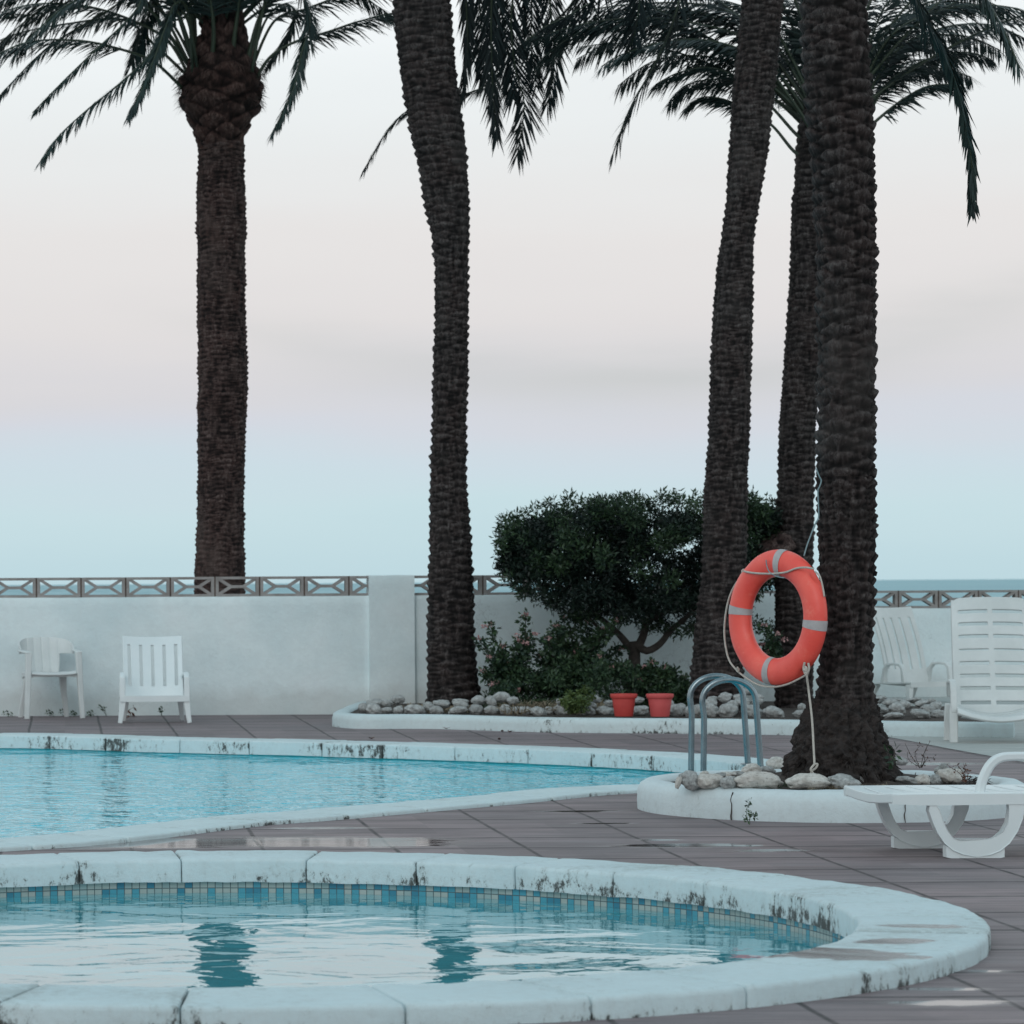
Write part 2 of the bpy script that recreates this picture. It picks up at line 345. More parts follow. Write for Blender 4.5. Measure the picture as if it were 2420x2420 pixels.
MBOOT = m_bark('palm_boot_bark', (.016, .009, .008), (.055, .032, .028), (.20, .135, .115))
MROOT = m_plain('root_fibre', (.012, .010, .010), (.05, .038, .034), .95, 20, 1.0, 60, .02)
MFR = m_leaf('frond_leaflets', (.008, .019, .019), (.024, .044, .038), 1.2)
MFRD = m_leaf('shaded_frond_leaflets', (.006, .011, .013), (.018, .028, .028), 1.2)  # darker copy of the frond leaflets, shade put into the colour
MRACH = m_plain('frond_stalk', (.018, .030, .017), (.034, .050, .027), .5, 5, 0)
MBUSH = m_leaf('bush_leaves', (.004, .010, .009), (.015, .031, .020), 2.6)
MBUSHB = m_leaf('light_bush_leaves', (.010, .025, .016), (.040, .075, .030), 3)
MLANT = m_leaf('shrub_leaves', (.014, .034, .022), (.050, .090, .040), 4)
MHERB = m_leaf('herb_leaves', (.05, .085, .025), (.10, .14, .04), 4)
MPINK = m_leaf('pink_petals', (.36, .19, .19), (.52, .32, .31), 9)
MDRY = m_leaf('dry_grass', (.12, .10, .07), (.32, .26, .18), 4)
MWOOD = m_plain('bush_wood', (.035, .030, .027), (.08, .068, .06), .9, 18, .8, 50, .01)
MDEAD = m_leaf('dead_leaf', (.06, .025, .018), (.13, .06, .04), 8)
MSEA = m_sea(); MMOS = m_mosaic()
MBAS = m_basin('turquoise_basin', (.05, .66, .72), (.08, .74, .80))
MBASK = m_basin('teal_basin', (.07, .55, .66), (.10, .62, .72))
MWK = m_water('wading_pool_water', (.86, .98, .99), .024, .0022, 1.7, 9.0, (.8, 1.0, 1), (.09, .50, .58), .62, 1.62)
MWB = m_water('large_pool_water', (.82, .98, .99), .075, .032, 2.3, 6.5, (1.8, 1.0, 1), (.02, .62, .78), .75, 1.40)

# ------------------------------------------------------------------ object helpers
def tag(o, label=None, cat=None, group=None, kind=None):
    if label: o['label'] = label
    if cat: o['category'] = cat
    if group: o['group'] = group
    if kind: o['kind'] = kind
    return o
def empty(name, loc=(0, 0, 0), rz=0.0):
    o = bpy.data.objects.new(name, None); C.objects.link(o); o.location = loc; o.rotation_euler = (0, 0, rz); o.empty_display_size = .1
    return o
def mesh(name, V, Fc, mat, parent=None, smooth=None, attr=None, uv=None, mats=None, midx=None):
    me = bpy.data.meshes.new(name)
    if isinstance(V, np.ndarray) and isinstance(Fc, np.ndarray):
        n, k = Fc.shape
        me.vertices.add(len(V)); me.vertices.foreach_set('co', V.astype(np.float32).ravel())
        me.loops.add(n*k); me.loops.foreach_set('vertex_index', Fc.astype(np.int32).ravel())
        me.polygons.add(n); me.polygons.foreach_set('loop_start', np.arange(0, n*k, k, dtype=np.int32))
        try: me.polygons.foreach_set('loop_total', np.full(n, k, dtype=np.int32))
        except Exception: pass
        me.update(calc_edges=True)
    else:
        me.from_pydata([tuple(v) for v in V], [], [tuple(f) for f in Fc]); me.update()
    for m in (mats or [mat]): me.materials.append(m)
    if midx is not None: me.polygons.foreach_set('material_index', np.asarray(midx, dtype=np.int32))
    if smooth is not None:
        me.polygons.foreach_set('use_smooth', np.ones(len(me.polygons), dtype=bool))
        if smooth < 180: me.set_sharp_from_angle(angle=math.radians(smooth))
    if attr is not None:
        a = me.attributes.new('relief', 'FLOAT', 'POINT'); a.data.foreach_set('value', attr.astype(np.float32))
    if uv is not None:
        ul = me.uv_layers.new(name='UVMap'); li = np.zeros(len(me.loops), dtype=np.int32); me.loops.foreach_get('vertex_index', li)
        ul.data.foreach_set('uv', np.asarray(uv, dtype=np.float32)[li].ravel())
    me.update()
    o = bpy.data.objects.new(name, me); C.objects.link(o)
    if parent is not None: o.parent = parent
    return o
def bevel(o, w=.005, seg=2):
    b = o.modifiers.new('bevel', 'BEVEL'); b.width = w; b.segments = seg; b.limit_method = 'ANGLE'; b.angle_limit = math.radians(40); return o
class MB:
    def __init__(s): s.V = []; s.F = []
    def add(s, V, Fc):
        k = len(s.V); s.V += [tuple(v) for v in V]; s.F += [tuple(i + k for i in f) for f in Fc]; return s
    def box(s, x0, x1, y0, y1, z0, z1):
        V = [(x, y, z) for z in (z0, z1) for y in (y0, y1) for x in (x0, x1)]
        return s.add(V, [(0, 2, 3, 1), (4, 5, 7, 6), (0, 1, 5, 4), (2, 6, 7, 3), (0, 4, 6, 2), (1, 3, 7, 5)])
    def bar(s, a, b, w, h, w2=None, h2=None, side=(1, 0, 0)):      # tapered rectangular bar
        a, b = Vector(a), Vector(b); t = (b - a).normalized(); sd_ = Vector(side)
        sd_ = (sd_ - t*sd_.dot(t)).normalized(); up = t.cross(sd_)
        w2 = w if w2 is None else w2; h2 = h if h2 is None else h2
        V = []
        for c, ww, hh in ((a, w, h), (b, w2, h2)):
            for i, j in ((-1, -1), (1, -1), (1, 1), (-1, 1)): V.append(c + sd_*ww*.5*i + up*hh*.5*j)
        return s.add(V, [(3, 2, 1, 0), (4, 5, 6, 7), (0, 1, 5, 4), (1, 2, 6, 5), (2, 3, 7, 6), (3, 0, 4, 7)])
    def sweep(s, pts, w, h, side=(1, 0, 0), cap=True):            # rectangular section along a path
        pts = [Vector(p) for p in pts]; n = len(pts); V = []; Fc = []
        for i, p in enumerate(pts):
            t = (pts[min(i+1, n-1)] - pts[max(i-1, 0)]).normalized(); sd_ = Vector(side)
            sd_ = (sd_ - t*sd_.dot(t)).normalized(); up = t.cross(sd_)
            ww = w[i] if isinstance(w, (list, tuple)) else w; hh = h[i] if isinstance(h, (list, tuple)) else h
            for a, b in ((-1, -1), (1, -1), (1, 1), (-1, 1)): V.append(p + sd_*ww*.5*a + up*hh*.5*b)
        for i in range(n-1):
            for j in range(4):
                k = (j+1) % 4; Fc.append((4*i+j, 4*i+k, 4*i+4+k, 4*i+4+j))
        if cap: Fc += [(3, 2, 1, 0), (4*n-4, 4*n-3, 4*n-2, 4*n-1)]
        return s.add(V, Fc)
    def tube(s, pts, r, seg=10, cap=True):
        pts = [Vector(p) for p in pts]; n = len(pts); V = []; Fc = []; prev = None
        for i, p in enumerate(pts):
            t = (pts[min(i+1, n-1)] - pts[max(i-1, 0)]).normalized()
            if prev is None: a = t.orthogonal().normalized()
            else: a = (prev - t*prev.dot(t)).normalized()
            prev = a; b = t.cross(a); rr = r[i] if isinstance(r, (list, tuple)) else r
            for k in range(seg):
                g = 2*math.pi*k/seg; V.append(p + a*math.cos(g)*rr + b*math.sin(g)*rr)
        for i in range(n-1):
            for k in range(seg):
                m = (k+1) % seg; Fc.append((seg*i+k, seg*i+m, seg*i+seg+m, seg*i+seg+k))
        if cap: Fc += [tuple(range(seg-1, -1, -1)), tuple(range(seg*(n-1), seg*n))]
        return s.add(V, Fc)
    def prism(s, poly, y0, y1):                                   # outline in x, z extruded along y
        n = len(poly); V = [(x, y0, z) for x, z in poly] + [(x, y1, z) for x, z in poly]
        tri = tessellate_polygon([[Vector((x, z, 0)) for x, z in poly]])
        Fc = [t for t in tri] + [(t[2]+n, t[1]+n, t[0]+n) for t in tri]
        for i in range(n):
            j = (i+1) % n; Fc.append((i, j, j+n, i+n))
        return s.add(V, Fc)
    def lathe(s, prof, seg=24, c=(0, 0, 0)):
        V = []; Fc = []; n = len(prof)
        for r, z in prof:
            for k in range(seg):
                g = 2*math.pi*k/seg; V.append((c[0]+r*math.cos(g), c[1]+r*math.sin(g), c[2]+z))
        for i in range(n-1):
            for k in range(seg):
                m = (k+1) % seg; Fc.append((seg*i+k, seg*i+m, seg*i+seg+m, seg*i+seg+k))
        return s.add(V, Fc)
    def build(s, name, mat, parent=None, smooth=None, bev=None):
        o = mesh(name, s.V, s.F, mat, parent, smooth)
        if bev:
            bevel(o, bev); o.data.polygons.foreach_set('use_smooth', np.ones(len(o.data.polygons), dtype=bool)); o.data.set_sharp_from_angle(angle=math.radians(50))
        return o
def crom(pts, n, closed=False):                                   # Catmull-Rom through the points, n samples
    P_ = np.array([list(p) for p in pts], float); m = len(P_); out = []
    segs = m if closed else m-1
    for k in range(n):
        t = k/(n if closed else n-1)*segs; i = min(int(t), segs-1); f = t-i
        if closed: a, b, c, d = P_[(i-1) % m], P_[i % m], P_[(i+1) % m], P_[(i+2) % m]
        else: a, b, c, d = P_[max(i-1, 0)], P_[i], P_[i+1], P_[min(i+2, m-1)]
        out.append(.5*((2*b)+(-a+c)*f+(2*a-5*b+4*c-d)*f*f+(-a+3*b-3*c+d)*f**3))
    return np.array(out)
def resample(P_, n, closed=True):
    Q = np.vstack([P_, P_[:1]]) if closed else P_
    L = np.r_[0, np.cumsum(np.linalg.norm(np.diff(Q, axis=0), axis=1))]
    t = np.linspace(0, L[-1], n+1)[:-1] if closed else np.linspace(0, L[-1], n)
    return np.stack([np.interp(t, L, Q[:, i]) for i in range(Q.shape[1])], 1), L[-1]
# value noise in numpy
def vnoise(p, seed=0):
    p = np.asarray(p, float); i = np.floor(p).astype(np.int64); f = p-i; f = f*f*(3-2*f)
    def h(a, b, c):
        n = (a*73856093) ^ (b*19349663) ^ (c*83492791) ^ (seed*2654435)
        n = (n ^ (n >> 13))*1274126177; n = n ^ (n >> 16)
        return (n & 0xffff)/65535.0
    r = 0
    for dx in (0, 1):
        for dy in (0, 1):
            for dz in (0, 1):
                w = (f[:, 0] if dx else 1-f[:, 0])*(f[:, 1] if dy else 1-f[:, 1])*(f[:, 2] if dz else 1-f[:, 2])
                r = r + w*h(i[:, 0]+dx, i[:, 1]+dy, i[:, 2]+dz)
    return r*2-1
def fnoise(p, seed=0, o=4):
    r = 0; a = 1; t = 0
    for k in range(o): r = r+a*vnoise(p*2**k, seed+k); t += a; a *= .5
    return r/t
def hash1(a, b, s=0):
    n = (a.astype(np.int64)*73856093) ^ (b.astype(np.int64)*19349663) ^ (s*83492791)
    n = (n ^ (n >> 13))*1274126177; n = n ^ (n >> 16); return (n & 0xffff)/65535.0

# ------------------------------------------------------------------ ground, sea
o = mesh('ground', [(-3000, -60, -2.6), (3000, -60, -2.6), (3000, 200, -2.6), (-3000, 200, -2.6)], [(0, 1, 2, 3)], MSAND); tag(o, kind='structure')
o = mesh('sea', [(-60000, 60, -2.2), (60000, 60, -2.2), (60000, 90000, -2.2), (-60000, 90000, -2.2)], [(0, 1, 2, 3)], MSEA); tag(o, kind='structure')

# pool outlines
KC = (.60, 12.25); KRO, KRI = 2.77, 2.31
NK = 240
def circ(c, r, n, ph=0.0): return np.array([(c[0]+r*math.cos(2*math.pi*k/n+ph), c[1]+r*math.sin(2*math.pi*k/n+ph)) for k in range(n)])
kid_o, kid_i = circ(KC, KRO, NK), circ(KC, KRI, NK)
far = [G(0, 1731.5, .025), G(450, 1741, .025), G(900, 1751.5, .025), G(1250, 1762.5, .025), G(1557, 1775, .025), G(1720, 1785, .025), G(1861, 1798, .025)]
near = [G(1498, 1875), G(1210, 1901.6), G(814, 1936.7), G(607, 1953.6), G(313, 1989), G(0, 2013)]
big_ctrl = far + [(5.20, 21.9), (5.02, 21.05), (4.42, 20.30)] + near + [(-2.2, 14.9), (-5, 14.8), (-8, 17), (-9, 22), (-7.5, 26), (-4, 28)]
big_o, BL = resample(crom(big_ctrl, 900, True), 400)
def inward(Pn, w):
    n = len(Pn); t = np.roll(Pn, -1, 0)-np.roll(Pn, 1, 0); t /= np.linalg.norm(t, axis=1)[:, None]
    nn = np.stack([t[:, 1], -t[:, 0]], 1); c = Pn.mean(0)
    if (nn*(c-Pn)).sum() < 0: nn = -nn
    return Pn+nn*w[:, None]
bw = .45+.02*np.exp(-((big_o[:, 0]-5.05)**2+(big_o[:, 1]-21.8)**2)/1.2)
big_i = inward(big_o, bw)

# paving as one sheet with the pool openings
def holes_mesh(name, outer, holes, z, mat):
    loops = [[Vector((x, y, 0)) for x, y in outer]]+[[Vector((x, y, 0)) for x, y in h] for h in holes]
    tri = tessellate_polygon(loops); V = [(p.x, p.y, z) for l in loops for p in l]
    Fc = []
    for t in tri:
        a, b, c = (Vector(V[i]) for i in t)
        Fc.append(t if (b-a).cross(c-a).z > 0 else (t[2], t[1], t[0]))
    return mesh(name, V, Fc, mat)
o = holes_mesh('patio_paving', [(-14, -3), (16, -3), (16, 36.4), (-14, 36.4)],
               [(kid_o*.5+kid_i*.5)[::3], (big_o*.5+big_i*.5)[::2]], 0.0, MPAV); tag(o, kind='structure')
con = [G(2070, 1738), G(2150, 1752), G(2230, 1768), G(2330, 1786), G(2440, 1806), (13, 22.0), (15, 22), (15, 36.0), (7.4, 36.0), (7.4, 31)]
tri = tessellate_polygon([[Vector((x, y, 0)) for x, y in con]])
Fc = []
for t in tri:
    a, b, c = (Vector((*con[i], 0)) for i in t); Fc.append(t if (b-a).cross(c-a).z > 0 else (t[2], t[1], t[0]))
o = mesh('concrete_path', [(x, y, .004) for x, y in con], Fc, MCON); tag(o, kind='structure')

# generic ring of coping stones, profile: t 0 outer .. 1 inner, z
def ring_blocks(root, name, Po, Pi, nblk, prof, mat, gap, seed=0, smooth=38, amp=.003, jitter=.002, phase=0.0):
    n = len(Po); Lo = np.r_[0, np.cumsum(np.linalg.norm(np.diff(np.vstack([Po, Po[:1]]), axis=0), axis=1))]
    Q = np.vstack([np.hstack([Po, Pi]), np.hstack([Po, Pi])[:1]]); T = Lo[-1]
    r = random.Random(seed); cuts = [T*(k+r.uniform(-.07, .07))/nblk+phase for k in range(nblk)]; cuts.append(cuts[0]+T)
    k_ = len(prof)
    for b in range(nblk):
        s0, s1 = cuts[b]+gap*.5, cuts[b+1]-gap*.5; m = max(6, int((s1-s0)/.05))
        g = min(.012, (s1-s0)*.1); ss = [s0, s0+g*.35, s0+g]+list(np.linspace(s0+g, s1-g, m)[1:-1])+[s1-g, s1-g*.35, s1]
        V = []; Fc = []; dz = r.uniform(-jitter, jitter)
        for i, s_ in enumerate(ss):
            q = [np.interp(s_ % T, Lo, Q[:, c]) for c in range(4)]
            e = 1 if 1 < i < len(ss)-2 else (.6 if i in (1, len(ss)-2) else 0)
            for t, z in prof:
                tt = .5+(t-.5)*(1-.03*(1-e)); zz = z-(1-e)*.010*(1 if z > 0 else 0)
                V.append((q[0]+(q[2]-q[0])*tt, q[1]+(q[3]-q[1])*tt, zz+dz))
        V = np.array(V); V += np.stack([fnoise(V*9, 11), fnoise(V*9, 21), fnoise(V*11, 31)], 1)*amp*[1.6, 1.6, 1]
        for i in range(len(ss)-1):
            for j in range(k_):
                jj = (j+1) % k_; Fc.append((k_*i+j, k_*i+jj, k_*(i+1)+jj, k_*(i+1)+j))
        Fc += [tuple(range(k_-1, -1, -1)), tuple(range(k_*(len(ss)-1), k_*len(ss)))]
        jv = []
        for s_ in ss: dj = min(s_-ss[0], ss[-1]-s_); jv += [math.exp(-dj/.022)]*k_
        o = mesh(name, V.tolist(), Fc, mat, root, smooth, attr=np.array(jv))
        # consistent outward normals
        import bmesh
        bm = bmesh.new(); bm.from_mesh(o.data); bmesh.ops.recalc_face_normals(bm, faces=bm.faces); bm.to_mesh(o.data); bm.free()
def round_prof(z0, z1, w, r=.018):
    a = r/w; out = [(0, z0)]
    for k in range(4): g = k/3*math.pi/2; out.append((a*(1-math.cos(g)), z1-r+r*math.sin(g)))
    for k in range(4): g = (1-k/3)*math.pi/2; out.append((1-a*(1-math.cos(g)), z1-r+r*math.sin(g)))
    out.append((1, z0)); return out
def ribbon(name, Pn, z0, z1, mat, parent, flip=False, L=None):
    n = len(Pn); V = []; uv = []; s_ = 0
    for i in range(n+1):
        p = Pn[i % n]
        if i: s_ += float(np.linalg.norm(p-Pn[i-1]))
        V += [(p[0], p[1], z0), (p[0], p[1], z1)]; uv += [(s_, z0+2), (s_, z1+2)]
    Fc = [(2*i, 2*i+2, 2*i+3, 2*i+1) if not flip else (2*i+1, 2*i+3, 2*i+2, 2*i) for i in range(n)]
    return mesh(name, V, Fc, mat, parent, uv=uv)
def flat(name, Pn, z, mat, parent=None):
    tri = tessellate_polygon([[Vector((x, y, 0)) for x, y in Pn]]); V = [(x, y, z) for x, y in Pn]; Fc = []
    for t in tri:
        a, b, c = (Vector(V[i]) for i in t); Fc.append(t if (b-a).cross(c-a).z > 0 else (t[2], t[1], t[0]))
    return mesh(name, V, Fc, mat, parent)

# wading pool
kp = empty('wading_pool', (0, 0, 0)); tag(kp, 'small round wading pool in the foreground with mildewed white coping and blue mosaic band', 'pool')
ring_blocks(kp, 'coping_stone', kid_o, kid_i, 29, round_prof(-.035, .07, .46, .020), MCOP, .005, 3, phase=.22, amp=.007, jitter=.002)
kid_w = circ(KC, KRI+.03, NK)
ribbon('mosaic_wall', kid_w, -.125, .0, MMOS, kp); ribbon('basin_wall', kid_w, -.6, -.125, MBASK, kp)
flat('pool_floor', circ(KC, KRI+.03, 96), -.6, MBASK, kp)
o = flat('wading_pool_water', circ(KC, KRI+.029, 96), -.083, MWK); tag(o, kind='structure')
# large pool
bp = empty('swimming_pool', (0, 0, 0)); tag(bp, 'large free-form swimming pool with a low white coping behind the round wading pool', 'pool')
ring_blocks(bp, 'coping_stone', big_o, big_i, int(BL/.66), round_prof(-.085, .025, .45, .014), MCOPB, .007, 5)
big_w = inward(big_o, bw-.03)
ribbon('basin_wall', big_w, -1.4, -.02, MBAS, bp)
flat('pool_floor', big_w, -1.3, MBAS, bp)
o = flat('swimming_pool_water', big_w, -.094, MWB); tag(o, kind='structure')

# ------------------------------------------------------------------ walls with pierced blocks
def block_mesh():
    w, h, t = .4285, .197, .12; hw, hh = w/2, h/2
    b = MB(); fr, fs = .026, .030
    b.box(-hw, hw, 0, t, hh-fr, hh); b.box(-hw, hw, 0, t, -hh, -hh+fr)
    b.box(-hw, -hw+fs, .0015, t-.0015, -hh+fr, hh-fr); b.box(hw-fs, hw, .0015, t-.0015, -hh+fr, hh-fr)
    b.box(-.075, .075, .003, t-.003, -.0145, .0145)
    for sx_ in (-1, 1):
        for sz in (-1, 1):
            a = (sx_*(hw-.022), (hh-.016)*sz); c = (sx_*.066, .002*sz)
            d = Vector((c[0]-a[0], c[1]-a[1])).normalized(); n = Vector((-d.y, d.x))*.0145
            poly = [(a[0]+n.x, a[1]+n.y), (a[0]-n.x, a[1]-n.y), (c[0]-n.x, c[1]-n.y), (c[0]+n.x, c[1]+n.y)]
            b.prism(poly, .0045+.001*(sx_+sz), t-.0045)
    me = b.build('screen_block', MBLK)
    bpy.context.view_layer.update(); m = me.data; bpy.data.objects.remove(me); return m
BLK = block_mesh()
JT = m_plain('rusty_joint_mortar', (.06, .038, .03), (.10, .065, .05), .9, 9, .3)
def rough_panel(name, x0, x1, y, z0, z1, th, parent, amp=.004, nx=None, top_r=.012):
    nx = nx or max(4, int((x1-x0)/.08)); nz = max(3, int((z1-z0)/.08)); V = []; Fc = []
    prof = [(0, z0+(z1-top_r-z0)*k/nz) for k in range(nz+1)]+[(top_r*.3, z1-top_r*.3), (top_r, z1), (th, z1), (th, z0)]
    for i in range(nx+1):
        for dy, z in prof: V.append((x0+(x1-x0)*i/nx, y+dy, z))
    V = np.array(V); k_ = len(prof)
    front = V[:, 1] < y+th*.5
    V[:, 1] += np.where(front, fnoise(V*2.3, 5)*amp*2+fnoise(V*9, 6)*amp, 0); V[:, 2] += np.where(V[:, 2] > z1-.03, fnoise(V*5, 9)*amp, 0)
    for i in range(nx):
        for j in range(k_-1): Fc.append((k_*i+j, k_*(i+1)+j, k_*(i+1)+j+1, k_*i+j+1))
    Fc += [tuple(range(k_)), tuple(range(k_*(nx+1)-1, k_*nx-1, -1))]
    return mesh(name, V.tolist(), Fc, MW, parent, 35)
def screen(parent, x0, x1, y, z, ph=0.0, skip=()):
    p = .4425; k = math.floor((x0-ph)/p)
    while True:
        cx = ph+p*(k+.5); k += 1
        if cx+.2 > x1: break
        if cx-.2 < x0: continue
        if any(a-.23 < cx < b+.23 for a, b in skip): continue
        o = bpy.data.objects.new('screen_block', BLK); C.objects.link(o); o.parent = parent; o.location = (cx, y, z+.0985)
        o.rotation_euler = (0, 0, 0)
        MB().box(cx+.2145, cx+.228, y+.006, y+.11, z-.012, z+.196).build('mortar_joint', JT, parent)
WD = 32.26
wl = empty('boundary_wall', (0, 0, 0)); tag(wl, 'white rendered wall with a broad pillar and a crest of pierced blocks behind the chairs and bush', 'wall')
xe = P(1893, 1500, WD).x
pil0, pil1 = P(872, 1500, WD).x, P(979, 1500, WD).x
rough_panel('wall_panel', -2.5, pil0+.01, WD, -.05, 1.172, .22, wl)
rough_panel('wall_panel', pil1-.01, xe, WD, -.05, 1.172, .22, wl)
rough_panel('pillar', pil0, pil1, WD-.05, -.05, 1.375, .32, wl, .008)
ph = P(86, 1390, WD).x
# blocks clipped at the pillar: whole blocks, the pillar covers what it overlaps
p_ = .4425; k = math.floor((-2.4-ph)/p_)
while True:
    cx = ph+p_*(k+.5); k += 1
    if cx+.2 > xe: break
    if cx-.2 < -2.4: continue
    if pil0-.02 < cx-.2 and cx+.2 < pil1+.02: continue
    o = bpy.data.objects.new('screen_block', BLK); C.objects.link(o); o.parent = wl; o.location = (cx, WD+.03, 1.172+.0985)
    MB().box(cx+.2145, cx+.228, WD+.036, WD+.14, 1.160, 1.368).build('mortar_joint', JT, wl)
mw = MB(); mw.box(xe-.22, xe-.002, WD+.225, 35.99, -.05, 1.165); mw.build('return_panel', MW, wl)
WR = 36.0
wr = empty('boundary_wall', (0, 0, 0)); tag(wr, 'lower white wall topped with pierced blocks behind the loungers at the right, sea above it', 'wall')
rough_panel('wall_panel', xe-.22, 15, WR, -.05, .983, .22, wr)
screen(wr, xe-.1, 14.8, WR+.03, .983, P(2125, 1410, WR).x-.0)

# ------------------------------------------------------------------ beds and kerbs
def strip(pts, w, prof, name, mat, parent=None, amp=.004, n=120, closed=False):
    A = crom(pts, n, closed); t = np.gradient(A, axis=0)
    if closed: t = np.roll(A, -1, 0)-np.roll(A, 1, 0)
    t /= np.linalg.norm(t, axis=1)[:, None]; nn = np.stack([-t[:, 1], t[:, 0]], 1)
    V = []; k_ = len(prof)
    for i in range(n):
        for a, z in prof: V.append((*(A[i]+nn[i]*(a*w)), z))
    V = np.array(V); V += np.stack([fnoise(V*5, 1), fnoise(V*5, 2), fnoise(V*6, 3)], 1)*amp
    Fc = []
    for i in range(n if closed else n-1):
        i2 = (i+1) % n
        for j in range(k_-1): Fc.append((k_*i+j, k_*i2+j, k_*i2+j+1, k_*i+j+1))
    if not closed: Fc += [tuple(range(k_)), tuple(range(k_*n-1, k_*(n-1)-1, -1))]
    o = mesh(name, V.tolist(), Fc, mat, parent, 60)
    import bmesh
    bm = bmesh.new(); bm.from_mesh(o.data); bmesh.ops.recalc_face_normals(bm, faces=bm.faces); bm.to_mesh(o.data); bm.free()
    return o
def rprof(h, k=7, e=.5):      # rounded-top kerb section
    out = [(0.0, -.02), (0.0, h*.55)]
    for i in range(1, k): g = math.pi*i/k; out.append((.5-.5*math.cos(g), h*.55+h*.45*math.sin(g)**e))
    out += [(1.0, h*.55), (1.0, -.02)]; return out
kb = [G(830, 1700), G(800, 1708), G(786, 1714), G(800, 1719), G(860, 1722.5), G(1033, 1723), G(1290, 1731), G(1500, 1733), G(1694, 1735), G(1900, 1738), G(2100, 1741), G(2300, 1743), G(2395, 1744)]
kb = [(kb[0][0]+.15, WD-.02), (kb[0][0]-.05, 31.2)]+kb[2:]
fb = empty('palm_bed', (0, 0, 0)); tag(fb, 'long raised planting bed with a rounded white kerb in front of the white wall', 'planter')
strip(kb, .16, rprof(.128), 'kerb', MKERB, fb, n=170)
soil = [(p[0]+.05, p[1]+.10) for p in kb[2:]]
soil += [(kb[-1][0]-.05, kb[-1][1]+1.4), (G(2260, 1690)[0], 30.6), (xe, 31.2), (xe, WD-.01), (kb[0][0]+.1, WD-.01)]
soil = [(x, y) for x, y in soil]
sV = flat('soil', soil, .105, MSOIL, fb)

PC, PR = (4.35, 18.50), 1.08
pl_ = empty('round_planter', (0, 0, 0)); tag(pl_, 'round whitewashed raised planter around the nearest palm, between the pools and the sun lounger', 'planter')
ringo = circ(PC, PR, 160)
def planter_ring():
    prof = [(1.0, -.02), (1.003, .05), (1.0, .11), (.985, .148), (.955, .166), (.91, .172), (.87, .165), (.855, .14), (.852, .09)]
    n = 200; V = []; k_ = len(prof)
    for i in range(n):
        g = 2*math.pi*i/n
        for a, z in prof: V.append((PC[0]+PR*a*math.cos(g), PC[1]+PR*a*math.sin(g), z))
    V = np.array(V); V += np.stack([fnoise(V*5, 1), fnoise(V*5, 2), fnoise(V*5, 3)], 1)*.008
    Fc = [(k_*i+j, k_*((i+1) % n)+j, k_*((i+1) % n)+j+1, k_*i+j+1) for i in range(n) for j in range(k_-1)]
    o = mesh('planter_kerb', V.tolist(), Fc, MPLANT, pl_, 60)
planter_ring()
def mound():
    V = [(PC[0], PC[1]-.25, .24)]; Fc = []; m = 48
    rs = [.25, .45, .68, .925]; zs = [.22, .19, .165, .135]
    for r_, z in zip(rs, zs):
        for k in range(m):
            g = 2*math.pi*k/m; V.append((PC[0]+r_*math.cos(g), PC[1]-.25*(1-r_)+r_*math.sin(g), z+random.uniform(-.008, .008)))
    for k in range(m): Fc.append((0, 1+k, 1+(k+1) % m))
    for a in range(3):
        for k in range(m): Fc.append((1+a*m+k, 1+(a+1)*m+k, 1+(a+1)*m+(k+1) % m, 1+a*m+(k+1) % m))
    mesh('soil', V, Fc, MSOIL, pl_, 180)
mound()
# dark cracks in the planter face: thin recessed fissures
def crack(x, y0, y1, name='crack', par=pl_, seed=1):
    r = random.Random(seed); pts = []
    for k in range(9):
        yy = y0+(y1-y0)*k/8
        gx = x+r.uniform(-1.6, 1.6)
        a = math.atan2(0, 1)
        X0 = G(gx, 1945)[0]; z = .172*(1-k/8)
        ang = math.acos(max(-1, min(1, (X0-PC[0])/PR))); rr = PR*(1.0+.0035) if z < .12 else PR*(.99+.002)
        pts.append((PC[0]+rr*math.cos(ang), PC[1]-rr*math.sin(ang), z))
    b = MB(); b.tube(pts[1:], [.0015+r.uniform(0, .003) for _ in pts[1:]], 5)
    b.build(name, MSOIL, par)
crack(1749, 1880, 1944, seed=2); crack(2140, 1880, 1944, seed=5)

